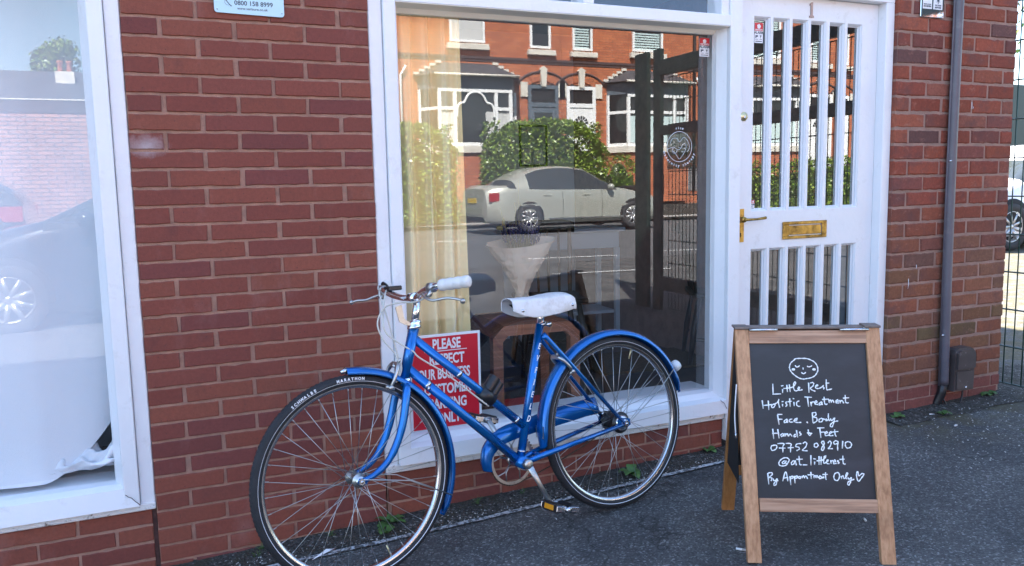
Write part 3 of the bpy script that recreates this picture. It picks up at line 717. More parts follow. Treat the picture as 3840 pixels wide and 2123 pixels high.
# ------------------------------------------------------------------ stickers and signs
def sticker(x0, x1, z0, z1, y, label, full=True):
    t = thing('alarm_sticker', label, 'sticker', (x0, y, z0), 0, 'red and white alarm stickers on the shop glass')
    w, h = x1 - x0, z1 - z0
    b = MB(); b.cbox(0, w, -.001, 0, 0, h, .0003); b.build('backing', 'signwhite', t)
    b = MB(); b.box(.0005, w - .0005, -.0016, -.0011, h * .60, h - .0005); b.build('red_band', 'stickerred', t)
    b = MB(); pent = [(w / 2 + h * .13 * math.sin(R(72 * i + 10)), h * .82 + h * .13 * math.cos(R(72 * i + 10))) for i in range(5)]
    b.prism(pent, -.0021, -.0017)
    put_text(b, 'verisure', w * .26, (w / 2, -.0019, h * .625), bold=.0002, ext=.0002); b.build('emblem', 'signwhite', t)
    b = MB()
    put_text(b, 'ALARM', w * .33, (w / 2, -.0014, h * .455), bold=.0004, ext=.0002)
    b.box(w * .12, w * .40, -.0015, -.0011, h * .30, h * .38); b.box(w * .12, w * .22, -.0015, -.0011, h * .24, h * .30)
    b.prism([(w * .62, h * .38), (w * .84, h * .38), (w * .75, h * .29), (w * .75, h * .23), (w * .71, h * .23), (w * .71, h * .29)], -.0015, -.0011)
    b.box(w * .10, w * .42, -.0015, -.0011, h * .17, h * .19); b.box(w * .60, w * .88, -.0015, -.0011, h * .17, h * .19); b.box(w * .12, w * .88, -.0015, -.0011, h * .06, h * .10)
    b.build('print', 'signink', t)
    return t
sticker(2.246, 2.298, 1.788, 1.866, .0985, 'red and white alarm sticker in the top right corner of the big display window')
sticker(2.509, 2.556, 1.852, 1.938, .0600, 'larger red and white alarm sticker at the top of the first door pane')
sticker(2.506, 2.524, 1.128, 1.168, .0600, 'tiny alarm sticker at the bottom left of the first door pane')
# circle logo drawn on the display window
lg = MB(); cx, cz = 2.146, 1.405; yy = .0985
def ring(cx, cz, r, w=.0011): lg.tube([(cx + r * math.cos(R(a)), yy, cz + r * math.sin(R(a))) for a in range(0, 360, 8)], w, 5, True, flat=.4, up=(0, 1, 0))
ring(cx, cz, .064)
for pts in ([(-.05, .012), (-.035, .035), (-.012, .034), (.0, .020), (.022, .040), (.045, .020), (.052, -.004), (.040, -.022)], [(-.060, -.010), (-.030, -.002), (-.012, -.012), (.004, -.010), (.020, .012), (.034, .008), (.030, -.016), (.006, -.048), (-.004, -.050), (-.020, -.030), (-.034, -.018)],
            [(-.030, -.004), (-.038, -.014), (-.030, -.028), (-.016, -.024), (-.012, -.012)], [(.018, -.006), (.028, -.008)], [(-.004, -.002), (.004, -.006)], [(.010, -.020), (.016, -.023), (.020, -.018)]):
    lg.tube(smooth_path([(cx + a, yy, cz + b) for a, b in pts], 4), .0009, 5, flat=.4, up=(0, 1, 0))
def arc_text(mb, s, size, cx, cz, r, a_mid, y, inv=False, step=None, mi=0, bold=.0002):
    n = len(s); st = step or size * .62 / r
    for i, ch in enumerate(s):
        if ch == ' ': continue
        d = (i - (n - 1) / 2) * st
        a = a_mid + d if inv else a_mid - d
        up = Vector((math.cos(a), 0, math.sin(a))); 
        if inv: up = -up
        ex = Vector((up.z, 0, -up.x))
        put_text(mb, ch, size, Vector((cx + r * math.cos(a), y, cz + r * math.sin(a))), ex, up, bold=bold, ext=.0002, mi=mi)
arc_text(lg, 'rise', .017, cx, cz, .074, math.pi / 2, yy)
arc_text(lg, 'maternity therapy', .017, cx, cz, .086, -math.pi / 2 - .05, yy, True, .152)
LG = tag(lg.build('window_logo', 'signwhite'), 'thin white circle logo lettered on the right of the display window', 'logo')
# pale sign high on the brick pier
t = thing('alarm_sign', 'pale blue alarm sign with a phone number fixed high on the brick pier', 'sign', (.276, 0, 1.824))
b = MB()
pl = []
for cx_, cz_, a0 in ((.010, .012, 180), (.208, .008, 270)):
    for q in range(0, 91, 15): pl.append((cx_ + .010 * math.cos(R(a0 + q)), cz_ + .010 * math.sin(R(a0 + q)) - .002))
pl += [(.218, .30), (0, .30)]
b.prism(pl, -.009, -.003); b.build('plate', 'plate', t)
b = MB(); put_text(b, '0800 158 8999', .0200, (.1225, -.0092, .0262), ex=(.9999, 0, -.004), bold=.0003); put_text(b, 'www.verisure.co.uk', .0118, (.118, -.0092, .0120), bold=.0001)
b.build('lettering', 'signink', t); b = MB()
b.tube([(.0425 + .0095 * math.cos(R(a)), -.0092, .0335 + .0095 * math.sin(R(a))) for a in range(60, 330, 15)], .0005, 5)
b.tube(smooth_path([(.037, -.0092, .0405), (.041, -.0092, .034), (.047, -.0092, .027), (.053, -.0092, .0215)]), [.0021] + [.0012] * 8 + [.0022], 6)
b.build('phone_symbol', 'signink', t)
for x, z in ((.0085, .0095), (.2105, .0075)):
    b = MB(); b.lathe([(0, -.0105), (.0018, -.0105), (.0022, -.009)], 12, (x, 0, z), 'y'); b.build('screw', 'steel', t)
# polished plate on the old wall
t = thing('alarm_plate', 'small polished metal alarm plate on the old brick wall beside the grey downpipe', 'sign', (3.407, -.03, 2.002))
b = MB(); b.cbox(0, .154, -.006, 0, 0, .26, .002); b.build('plate', 'mirrorplate', t)
b = MB()
for x0, x1 in ((.012, .072), (.082, .142)):
    b.box(x0, x1, -.0068, -.0062, .038, .12)
b.build('panel', 'signwhite', t)
b = MB(); put_text(b, 'IMAGE & SOUND', .0075, (.042, -.0072, .056), bold=.0002, xs=.85); put_text(b, 'RECORDING', .0105, (.042, -.0072, .046), bold=.0003, xs=.85)
put_text(b, 'FAST ALARM', .0085, (.112, -.0072, .054), bold=.0002, xs=.85); put_text(b, 'RESPONSE', .0105, (.112, -.0072, .043), bold=.0003, xs=.85)
b.box(.022, .048, -.0075, -.007, .078, .092); b.prism([(.100, .09), (.124, .09), (.114, .070), (.114, .062), (.110, .062), (.110, .070)], -.0075, -.007)
b.tube([(.112 + .012 * math.cos(R(a)), -.0072, .066 + .012 * math.sin(R(a))) for a in range(20, 161, 20)], .0008, 5)
b.build('print', 'signink', t)
# red parking sign standing inside the frame
t = thing('parking_sign', 'red sign with white capitals about customer parking propped in the window corner', 'sign', (.905, .084, .322))
W_, H_ = .292, .372
b = MB(); b.cbox(0, W_, .0, .004, 0, H_, .001); b.build('board', 'signwhite', t)
b = MB(); b.box(.010, W_ - .010, -.0008, -.0002, .004, H_ - .010); b.build('red_field', 'red', t)
b = MB()
for s, z, sz, xs_ in (('PLEASE', .314, .056, .66), ('RESPECT', .255, .056, .66), ('OUR BUSINESS', .198, .056, .575), ('CUSTOMER', .138, .056, .66), ('PARKING', .081, .056, .66), ('ONLY', .022, .056, .66)):
    put_text(b, s, sz, (W_ / 2 + .012 * (s != 'OUR BUSINESS') - .006, -.0014, z), bold=.0016, xs=xs_)
b.box(.062, .235, -.0018, -.001, .3045, .3075)
b.build('lettering', 'signwhite', t)

# ------------------------------------------------------------------ old brick wall on the right
OW = thing('old_brick_wall', 'weathered red brick wall end with mossy lower courses to the right of the door', 'wall', (0, 0, 0))
OP = [(.32, .078, .042), (.29, .068, .038), (.27, .066, .040), (.33, .092, .050), (.25, .072, .046), (.23, .070, .052), (.30, .074, .038), (.32, .105, .068)]
MOSS = [(.20, .105, .050), (.18, .115, .055), (.23, .10, .048), (.17, .100, .048), (.25, .115, .06), (.20, .12, .065)]
mb = MB(); YF = -.028; XE = 4.106
for j in range(-7, 24):
    zt = 2.006 - .0745 * j; zb = zt - .0745
    o_ = 3.368 if j % 2 else 3.476
    x = o_ - .216 * 1; edges = []
    while x < XE + .01: edges.append(x); x += .2165
    edges = [3.277] + [e for e in edges if 3.31 < e < XE - .03] + [XE + .005]
    for a, b in zip(edges, edges[1:]):
        g1 = .0055 + rnd.uniform(-.001, .0022); zz = (zb + zt) / 2
        pm = min(1, max(0, (1.15 - zz) / .5)) * (.35 + .65 * rnd.random())
        c = jit(rnd.choice(OP), .14)
        if rnd.random() < .13 and zz > .8: c = jit((.150, .066, .056), .15)
        mo_ = jit(rnd.choice(MOSS), .12); k_ = min(1, pm * (.45 + .8 * rnd.random())); c = tuple((p_ * (1 - k_) + q_ * k_) * .88 for p_, q_ in zip(c, mo_))
        aa = a + (g1 if a > 3.28 else 0); bb = b - g1
        brick(mb, aa, bb, zb + .0055 + rnd.uniform(-.001, .002), zt - .0055 - rnd.uniform(-.001, .002), YF + rnd.uniform(-.002, .001), d=.06, rough=.0018, col=c, ch=.005)
for j, (zb, zt) in enumerate(((.158, .211), (.103, .152), (.05, .097))):
    x = 3.285 - (.09 if j == 1 else .14 if j == 0 else .02)
    while x < XE:
        a, b = max(x, 3.281), min(x + .215, XE)
        if b - a > .02: brick(mb, a, b, zb, zt, YF + .0002, d=.05, col=jit((.20, .062, .048), .1))
        x += .225
mb.build('brickwork', 'oldbrick', OW)
mb = MB(); mb.box(3.279, XE - .004, YF + .0045, .30, -.1, 2.45); mb.box(3.30, XE - .005, .30, 6.8, -.1, 2.45); mb.build('mortar', 'oldmortar', OW)
mb = MB(); mb.box(3.279, XE, YF + .004, .3, 2.52, 5.0); mb.build('upper_brickwork', 'terrace', OW)
mb = MB()
for x, z, l in ((3.79, 1.60, .035), (3.80, 1.59, .012), (3.45, .82, .02), (3.40, .74, .05)):
    mb.tube([(x, YF - .0035, z + l / 2), (x + .002, YF - .0035, z), (x - .001, YF - .003, z - l / 2)], [.0015, .0022, .0008], 6, flat=.4, up=(0, 1, 0))
mb.build('paint_drip', 'signwhite', OW)
# downpipe
t = thing('downpipe', 'grey plastic downpipe running down the old brick wall', 'downpipe', (3.642, -.053, 0))
pm = MB()
px_ = [(0, 0, 4.4), (0, 0, 2.6), (-.002, 0, 2.0), (-.004, 0, 1.5), (-.003, 0, 1.0), (.004, 0, .5), (.010, 0, .215)]
pm.tube(smooth_path(px_, 6), .0225, 24); pm.build('pipe', 'pipe', t)
pm = MB(); pm.tube([(-.0225, .006, 4.4), (-.0245, .006, 2.0), (-.0255, .006, 1.2), (-.018, .006, .21)], .0050, 8); pm.build('seam', 'pipe', t)
pm = MB(); pm.tube([(.011, .004, .225), (.010, .010, .17), (-.012, .02, .115), (-.018, .022, .09)], [.022, .022, .021, .020], 18); pm.build('shoe', 'blackplastic', t)
for z in (.47, 1.33, 2.9):
    pm = MB(); pm.lathe([(.0235, -.012), (.026, -.010), (.026, .010), (.0235, .012)], 24, (-.003 if z > .6 else .004, 0, z), 'z') if z > 2 else pm.lathe([(0, -.012), (.004, -.012), (.005, 0)], 10, (-.024, -.004, z), 'y')
    pm.build('bracket' if z > 2 else 'screw', 'pipe' if z > 2 else 'steel', t)
# small brown box with its cable
t = thing('junction_box', 'weathered brown plastic box low on the old wall beside the downpipe', 'meter box', (3.682, YF - .004, .180))
b = MB()
prof = [(0, 0), (.148, -.004), (.151, .10), (.150, .185), (.140, .207), (.118, .217), (.030, .217), (.008, .207), (.0, .185)]
b.prism([(a * .96, z) for a, z in prof], -.055, 0); 
b.build('back_shell', 'brownbox', t)
b = MB(); b.prism([(.008 + a * .86, .112 + (z - .10) * .82) for a, z in prof[2:-1] + [(.0, .10)]], -.068, -.0552); b.build('cover', 'brownbox', t)
b = MB(); b.prism([(.012, .010), (.132, .006), (.134, .098), (.010, .1)], -.064, -.0552); b.build('lower_cover', 'brownbox', t)
b = MB(); b.lathe([(0, -.069), (.004, -.069), (.005, -.062)], 12, (.076, 0, .016), 'y'); b.build('screw', 'steel', t)
b = MB(); b.tube(smooth_path([(.095, -.03, .004), (.092, -.034, -.03), (.07, -.04, -.07), (.03, -.042, -.088), (-.01, -.03, -.075), (-.03, -.02, -.04)], 5), .0045, 8); b.build('cable', 'blackplastic', t)

# ------------------------------------------------------------------ chalkboard sign
PX, PY, PZ = 1.70324, -.89818, .048
bm = Matrix(((.8756, .4830, 0, PX), (-.4830, .8756, 0, PY), (0, 0, 1, PZ), (0, 0, 0, 1)))
AB = thing('chalkboard_sign', 'folding wooden A-board with white handwriting on black standing on the tarmac', 'sign', mat4=bm)
D2, H_ = .205, .715; L_ = math.hypot(D2, H_); AW = .452
def on(s, t, o):  # point on the front panel: across, up the slope, out of the face
    return (s, t * D2 / L_ - o * H_ / L_, t * H_ / L_ + o * D2 / L_)
def slopebox(s0, s1, t0, t1, o0, o1, m, name, taper=0, ch=.0015, parent=AB):
    b = MB(); b.cbox(s0, s1, -o1, -o0, t0, t1, ch)
    b.v = [on(x + (taper * z / L_), z, -y) for x, y, z in b.v]
    return b.build(name, m, parent)
slopebox(-.002, .042, .004, .746, -.018, .006, 'woodv', 'frame_upright', -.012)
slopebox(.409, .453, .006, .750, -.018, .006, 'woodv', 'frame_upright', -.004)
slopebox(.0425, .4085, .162, .204, -.016, .005, 'woodh', 'frame_rail')
slopebox(.0305, .4065, .700, .742, -.016, .005, 'woodh', 'frame_rail')
slopebox(.030, .420, .18, .72, -.013, -.006, 'chalkboard', 'board', -.008)
b = MB()
STROKES = """344,1287 358,1299 387,1302 429,1301 458,1291 481,1276 495,1253 498,1226 489,1204 473,1186 446,1174 422,1170 404,1167 380,1172 354,1188 331,1210 319,1232 319,1253 328,1273 344,1287 357,1296
355,1258 359,1249 369,1246 384,1255
431,1253 439,1247 453,1249 462,1256
404,1242 405,1229
392,1212 401,1203 412,1204 420,1213
206,1137 205,1072 208,1069 255,1071
258,1122 274,1125
267,1102 266,1077
295,1130 297,1083
311,1133 315,1083
273,1106 306,1109 330,1115 348,1131 352,1147 343,1145 337,1119 341,1098 351,1090 368,1097 376,1112 370,1115 365,1104 373,1094 394,1099
435,1144 434,1079
446,1141 459,1145 467,1138 461,1122 444,1107 457,1095 475,1088
479,1121 491,1123 491,1130 480,1125 477,1113 487,1106 508,1110 529,1126 524,1116 533,1109 525,1102
548,1166 547,1104 557,1098 581,1104
542,1140 566,1142
133,1029 138,974
172,1027 173,966
141,996 169,998 196,1002
217,1007 199,1001 191,987 201,981 212,993 217,1007 231,1016 241,1036 236,1016 243,981
257,1020 270,1022
262,1006 262,988
292,1021 282,1012 291,1000 280,988
309,1042 310,988
295,1019 322,1024
329,1041 339,1039
335,1019 336,992
370,1026 355,1019 351,1001 362,991 374,991
404,1051 451,1049
423,1047 427,988
442,1020 445,991
444,1005 453,1020 464,1018
467,1012 481,1017 478,1027 466,1017 470,1005 487,1003
512,1021 497,1012 494,1000 505,1003 513,1018 514,999
528,1053 529,1014 537,1003 547,1008
514,1035 557,1038
557,1035 559,1013
558,1025 569,1032 572,1014
573,1023 583,1031 588,1014
600,1022 615,1023 613,1034 602,1026 603,1014 620,1013
626,1032 628,1010
629,1020 641,1029 650,1010
662,1065 662,1023 670,1013 682,1016
647,1044 686,1047
227,936 234,872
227,938 258,938
229,907 257,907
288,909 270,898 268,886 280,888 287,903 288,884
319,910 301,903 302,890 324,890
325,897 346,902 350,914 336,907 332,893 352,887 376,888
410,892 417,883
448,951 449,885
448,949 468,951 471,937 453,921 473,918 474,897 449,883
507,915 490,908 489,892 506,894 512,908 504,915 527,906
536,913 531,903 535,898 546,908
550,946 548,918 554,896
562,915 563,901 575,905 584,917
588,919 581,891 569,861 557,865 563,880 585,894 609,898
192,846 196,781
224,844 230,785
187,816 232,818
256,816 243,809 245,797 255,801 261,815 262,797
269,817 272,798
272,806 283,816 289,799 300,813 313,798
338,813 326,806 327,794 341,803
342,838 348,791
366,829 360,821 372,814 360,802
417,843 417,814 425,804 432,814 420,823 410,819 441,818
473,852 519,854
490,851 494,789
492,825 520,827
522,818 536,822 533,830 521,822 525,804 546,808
550,818 562,822 561,830 550,823 551,804 573,806
583,844 585,808 593,800
567,827 606,831
196,742 180,736 176,719 185,707 206,716 214,733 204,742 189,737
218,751 260,752 252,734 250,696
226,723 267,723
270,753 304,751 300,730 298,696
282,725 320,727
369,752 342,750 332,734 351,729 354,717 336,707
379,752 390,762 403,755 395,731 374,710 406,707
468,756 453,752 450,735 463,730 474,742 468,756
511,770 499,766 497,756 511,739 507,715 495,711 497,729 512,749 511,770
536,756 547,770 557,760 549,736 536,722 565,722
601,767 584,772 572,760 580,750 597,757 601,767 596,740 595,710
630,771 624,723
666,767 648,762 645,740 656,726 677,733 683,754 669,767
261,643 247,637 243,627 254,625 266,638 268,643 264,629 274,626 283,638 287,651 272,662 248,658 227,641 221,620 236,610 260,612 277,624
316,645 302,634 301,619 315,623 324,645 331,614
350,674 351,631 355,618 364,620
333,652 373,654
371,618 400,618
425,680 422,615
439,657 456,655
447,639 445,619
476,674 473,619
489,672 486,619
459,644 493,648 514,664 518,676 508,670 503,643 507,628 523,640 532,645 529,652 521,640 524,628 539,626
547,649 549,626
548,640 561,649
563,638 577,640 574,651 564,642 566,627 583,630
596,649 589,642 600,635 590,627
625,678 624,637 630,625 640,627
603,654 635,656
148,565 152,493
152,565 172,567 177,556 157,537 173,533 167,514
181,531 184,516 198,521 205,531
207,531 198,494 186,487 185,500 201,514 213,518
240,513 260,574 270,542 272,513
249,533 275,540
287,546 290,490
288,535 301,547 307,537 293,529
315,548 317,502
316,537 330,549 335,539 320,531
348,546 340,538 348,531 355,541 348,546
363,548 363,533
365,541 374,550 378,533
380,541 389,548 397,530
419,574 420,530
398,555 437,557
437,552 438,534
439,545 447,552 451,535
452,546 459,552 463,536
469,542 479,546 476,551 469,542 473,532 482,534
484,548 487,534 496,546 498,534
511,573 510,534 515,528
491,558 524,560
587,572 569,565 561,542 570,523 587,525 597,549 593,569 580,572
606,551 610,532
608,541 619,552 625,534 643,553 649,570 640,566 635,542 641,531
649,543 652,531 664,536 669,544
670,544 664,516 653,495 645,499 651,516 687,531
714,564 711,580 704,567 704,540 713,518 733,540 749,562 738,567 718,553 713,567"""
for ln in STROKES.strip().split('\n'):
    p = [tuple(int(q) / 2000 for q in w.split(',')) for w in ln.split()]
    pp = smooth_path([on(s, t_, -.0058) for s, t_ in p], 4) if len(p) > 2 else [Vector(on(s, t_, -.0058)) for s, t_ in p]
    rr = [.0020 * (1 + .28 * math.sin(i * 1.7 + len(p))) for i in range(len(pp))]
    b.tube(pp, rr, 6, flat=.35, up=Vector((0, -H_ / L_, D2 / L_)))
for s, t_ in ((.171, .615), (.237, .615)):
    b.tube([on(s - .0055, t_, -.0058), on(s - .002, t_, -.0058), on(s + .002, t_, -.0058), on(s + .0055, t_, -.0058)], [.002, .0042, .0042, .002], 8, flat=.2, up=Vector((0, -H_ / L_, D2 / L_)))
b.build('handwriting', 'chalk', AB)
# back panel and legs
def onb(s, t, o): return (s, 2 * D2 + .034 - t * D2 / L_ + o * H_ / L_, t * H_ / L_ + o * D2 / L_)
def backbox(s0, s1, t0, t1, o0, o1, m, name):
    b = MB(); b.cbox(s0, s1, o0, o1, t0, t1, .0015); b.v = [onb(x, z, y) for x, y, z in b.v]; return b.build(name, m, AB)
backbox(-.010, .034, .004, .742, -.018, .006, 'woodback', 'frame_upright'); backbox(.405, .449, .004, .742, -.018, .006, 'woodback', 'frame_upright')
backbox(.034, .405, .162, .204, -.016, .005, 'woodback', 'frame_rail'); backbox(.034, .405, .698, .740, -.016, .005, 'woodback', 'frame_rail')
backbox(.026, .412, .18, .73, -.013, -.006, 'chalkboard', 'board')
b = MB(); b.box(-.0125, -.0105, D2 * .3, 2 * D2 * .83, .21, .70)
poly = [(.125, .22), (2 * D2 - .085, .22), (D2 + .012, .70), (D2 - .008, .70)]
b = MB(); b.prism(poly, -.011, -.0085, axis='x'); b.build('side_flap', 'black', AB)
b = MB()
for s0, s1 in ((.03, .12), (.32, .41)): b.tube([(s0, D2 - .016, H_ + .004), (s1, D2 - .016, H_ + .004)], .0045, 8)
for s0, s1 in ((.03, .12), (.32, .41)):
    b.box(s0, s1, D2 - .016, D2 - .004, H_ + .001, H_ + .003)
build_each(b, 'hinge', 'steel', AB, .006)
b = MB(); b.cbox(-.016, .030, D2 - .010, D2 + .046, H_ + .005, H_ + .0125, .001); b.cbox(.400, .451, D2 - .010, D2 + .046, H_ + .008, H_ + .0155, .001); b.cbox(.0305, .3995, D2 + .000, D2 + .046, H_ + .004, H_ + .010, .001)
b.build('top_batten', 'greywood', AB)
b = MB(); b.tube(smooth_path([(-.016, .150, .545), (-.019, .147, .50), (-.022, .140, .44), (-.020, .132, .39)], 5), .0022, 6); b.build('strap', 'signwhite', AB)
b = MB(); b.tube([(-.020, .132, .39), (-.019, .129, .368)], .0036, 8); b.build('strap_end', 'steel', AB)

# ------------------------------------------------------------------ bicycle
phi, lam = .14872748, .11515
Fv = Vector((-math.cos(phi), -math.sin(phi), 0)); Nv = Vector((-math.sin(phi), math.cos(phi), 0))
Uv = Vector((0, 0, math.cos(lam))) + Nv * math.sin(lam); Sv = Nv * math.cos(lam) - Vector((0, 0, math.sin(lam))); Yv = -Sv
A0 = Vector((1.59752, -.31187, .0459))
BM = Matrix(((Fv.x, Yv.x, Uv.x, A0.x), (Fv.y, Yv.y, Uv.y, A0.y), (Fv.z, Yv.z, Uv.z, A0.z), (0, 0, 0, 1)))
BK = thing('bicycle', 'old blue step-through bicycle with white saddle and white grips leaning on the window frame', 'bicycle', mat4=BM)
WR, WB = .3216, 1.0346
def circ(r, c, y=0, a0=0, a1=360, n=96, closed=True):
    m = n if closed else n + 1
    return [(c + r * math.cos(R(a0 + (a1 - a0) * i / n)), y, WR + r * math.sin(R(a0 + (a1 - a0) * i / n))) for i in range(m)]
def wheel(cx, rear):
    rim = MB()
    rim.lathe([(.2845, -.011), (.2905, -.0125), (.2965, -.012), (.2965, -.010), (.290, -.009), (.290, .009), (.2965, .010), (.2965, .012), (.2905, .0125), (.2845, .011), (.2805, .0075), (.2795, 0), (.2805, -.0075), (.2845, -.011)], 128, (cx, 0, WR), 'y')
    RM = rim.build('wheel', 'steel', BK, label='rear wheel' if rear else 'front wheel')
    ty = MB()
    prof = []
    for k in range(25):
        a = R(-60 + 300 * k / 24); prof.append((.3035 - .0185 * math.cos(a + math.pi / 2 + R(0)) * -1 * 0 + .0183 * math.sin(R(-62 + 304 * k / 24)), .0178 * math.cos(R(-62 + 304 * k / 24))))
    ty.lathe([(r_ , h_) for r_, h_ in prof], 144, (cx, 0, WR), 'y')
    # tread blocks
    n = 130
    for i in range(n):
        a = 2 * math.pi * i / n
        for sgn in (-1, 1):
            for (ra, ha, rb_, hb) in ((.3212, .004, .3150, .0135),):
                da = .010
                p = [(ra + .0013, sgn * ha, a), (rb_ + .0013, sgn * hb, a + da), (rb_ + .0013, sgn * hb, a + da + .022), (ra + .0013, sgn * ha, a + .022)]
                vs = [(cx + r_ * math.cos(t_), h_, WR + r_ * math.sin(t_)) for r_, h_, t_ in p]
                vs += [(cx + (r_ - .003) * math.cos(t_), h_, WR + (r_ - .003) * math.sin(t_)) for r_, h_, t_ in p]
                ty.add(vs, [(0, 1, 2, 3), (0, 4, 5, 1), (1, 5, 6, 2), (2, 6, 7, 3), (3, 7, 4, 0)])
    ty.build('tyre', 'rubber', RM)
    ln = MB()
    for y_ in (.0152, -.0152): ln.lathe([(.2970, y_ + (-.0006 if y_ > 0 else .0006)), (.3030, y_ + (.0034 if y_ > 0 else -.0034))], 128, (cx, 0, WR), 'y')
    ln.build('reflective_band', 'white_line', RM)
    sp = MB(); ns = 36
    fl = .030 if not rear else .033; hy = .031 if not rear else .030; hr = .019 if not rear else .030
    for i in range(ns):
        a = 2 * math.pi * i / ns + (.05 if rear else 0)
        side = 1 if i % 2 else -1
        tw = (1 if (i // 2) % 2 else -1) * R(58)
        ah = a + tw
        sp.tube([(cx + hr * math.cos(ah), side * hy, WR + hr * math.sin(ah)), (cx + .281 * math.cos(a), side * .003, WR + .281 * math.sin(a))], .00115, 5)
        sp.tube([(cx + .268 * math.cos(a), side * .0036, WR + .268 * math.sin(a)), (cx + .282 * math.cos(a), side * .003, WR + .282 * math.sin(a))], .0019, 6)
    sp.build('spokes', 'spoke', RM)
    hb = MB()
    if rear:
        hb.lathe([(.006, -.058), (.012, -.052), (.030, -.046), (.036, -.040), (.036, -.034), (.028, -.030), (.028, .028), (.040, .030), (.040, .034), (.030, .036), (.026, .046), (.018, .050), (.008, .052), (.006, .06)], 36, (cx, 0, WR), 'y')
        HB = hb.build('hub', 'blackplastic', RM)
        h2 = MB(); h2.lathe([(.0, .0645), (.007, .0645), (.008, .058), (.022, .052), (.0285, .044), (.0295, .040), (.0295, .036)], 32, (cx, 0, WR), 'y'); h2.build('hub_cap', 'chrome', RM)
    else:
        hb.lathe([(.004, -.052), (.010, -.048), (.012, -.036), (.022, -.034), (.022, -.028), (.014, -.022), (.012, 0), (.014, .022), (.022, .028), (.022, .034), (.012, .036), (.012, .046), (.006, .050)], 28, (cx, 0, WR), 'y')
        hb.build('hub', 'alloy', RM)
    va = MB(); a = R(112 if rear else 250); va.tube([(cx + .281 * math.cos(a), 0, WR + .281 * math.sin(a)), (cx + .243 * math.cos(a), 0, WR + .243 * math.sin(a))], [.0032, .0026], 8); va.build('valve', 'brassbright', RM)
    return RM
RW = wheel(0, True); FW = wheel(WB, False)
# lettering on the front tyre wall
tl = MB()
def tyre_text(s, a_mid, size, step):
    n = len(s)
    for i, ch in enumerate(s):
        a = R(a_mid) + (i - (n - 1) / 2) * step      # seen from the near side the text runs from high to low angle
        up = Vector((math.cos(a), 0, math.sin(a)))
        ex = Vector((math.sin(a), 0, -math.cos(a))); ex = -ex
        r_ = .3060; y = .0192
        put_text(tl, ch, size, Vector((WB + r_ * math.cos(a), y, WR + r_ * math.sin(a))), ex, up, bold=.0005, ext=.0003, xs=.95)
tyre_text('SCHWALBE', 62, .0125, .0375); tyre_text('MARATHON', 91, .0125, .0375)
build_each(tl, 'tyre_lettering', 'signwhite', FW, .008)
fr = MB()
BBp = (.434, 0, .256)
fr.tube([(.842, 0, .607), (.7945, 0, .762)], .0175, 16)
fr.tube([(.796, 0, .728), (.407, 0, .378)], .0145, 16)
fr.tube([(.826, 0, .634), (.434, 0, .256)], .0158, 16)
fr.tube([(.434, 0, .256), (.304, 0, .722)], .0152, 16)
fr.tube([(.434, -.036, .256), (.434, .036, .256)], .0215, 20)
for s in (1, -1):
    fr.tube([(.304, s * .016, .690), (.296, s * .024, .675), (.006, s * .057, WR + .004)], [.0085, .0085, .0070], 12)
    fr.tube([(.434, s * .018, .252), (.36, s * .032, .268), (.30, s * .040, .278), (.012, s * .058, WR - .004)], [.0105, .0105, .0100, .0080], 12)
    fr.prism([(.030, WR - .012), (.034, WR + .016), (.010, WR + .022), (-.024, WR + .014), (-.026, WR - .008), (-.012, WR - .014)], s * .0545, s * .0595)
fr.tube([(.300, -.026, .676), (.300, .026, .676)], .009, 10)
fr.tube([(.36, -.034, .268), (.36, .034, .268)], .007, 10)
FRM = fr.build('frame', 'blue', BK)
lt = MB()
ax = Vector((.304 - .434, 0, .722 - .256)).normalized(); sx = Vector((-ax.z, 0, ax.x))
for i, ch in enumerate('EVFIELD'):
    c = Vector((.434, 0, .256)) + ax * (.405 - .0425 * i)
    put_text(lt, ch, .030, c + Vector((0, .0154, 0)) - ax * .009, sx, ax, bold=.0006, ext=.0006, xs=.62, shear=.25)
lt.build('frame_lettering', 'signwhite', FRM)
bn = MB()
def band(p, q, t_, r_, w=.010):
    p, q = Vector(p), Vector(q); d = (q - p).normalized(); c = p + (q - p) * t_; bn.tube([c - d * w / 2, c + d * w / 2], r_, 18)
band((.796, 0, .728), (.407, 0, .378), .385, .0156, .012); band((.796, 0, .728), (.407, 0, .378), .925, .0156, .010)
band((.826, 0, .634), (.434, 0, .256), .155, .0170, .013); band((.434, 0, .256), (.304, 0, .722), .075, .0160, .006)
bn.tube([(.765, .012, .572), (.770, .020, .560)], .0045, 8)
build_each(bn, 'cable_band', 'steel', FRM)
# head set, stem, seat post
b = MB(); b.lathe([(.017, .760), (.022, .762), (.022, .770), (.018, .774), (.020, .780), (.018, .788), (.013, .790)], 24, (.0, 0, 0), 'z')
d = Vector((.7945 - .842, 0, .762 - .607)).normalized()
def alongaxis(mb, base, zref):
    for i, v in enumerate(mb.v): mb.v[i] = tuple(Vector(base) + d * (v[2] - zref) + Vector((v[0], v[1], 0)))
alongaxis(b, (.7945, 0, .762), .762); 
HS = b.build('headset', 'chrome', BK); b = MB(); b2 = MB(); b2.lathe([(.019, .590), (.022, .592), (.022, .600), (.019, .606)], 24, (0, 0, 0), 'z'); alongaxis(b2, (.842, 0, .607), .606); b.add(b2.v, b2.f, smooth=True)
HS = b.build('headset', 'chrome', BK)
b = MB(); b.prism([(.806, .772), (.826, .776), (.846, .788), (.856, .835), (.834, .842), (.828, .796), (.806, .780)], .004, .0075); b.build('lamp_bracket', 'alloy', BK)
b = MB(); b.tube([(.791, 0, .776), (.774, 0, .852)], .0118, 20); b.ellipsoid((.774, 0, .854), (.0135, .0135, .012), 14, 8); b.tube([(.776, 0, .854), (.786, 0, .860)], .014, 16)
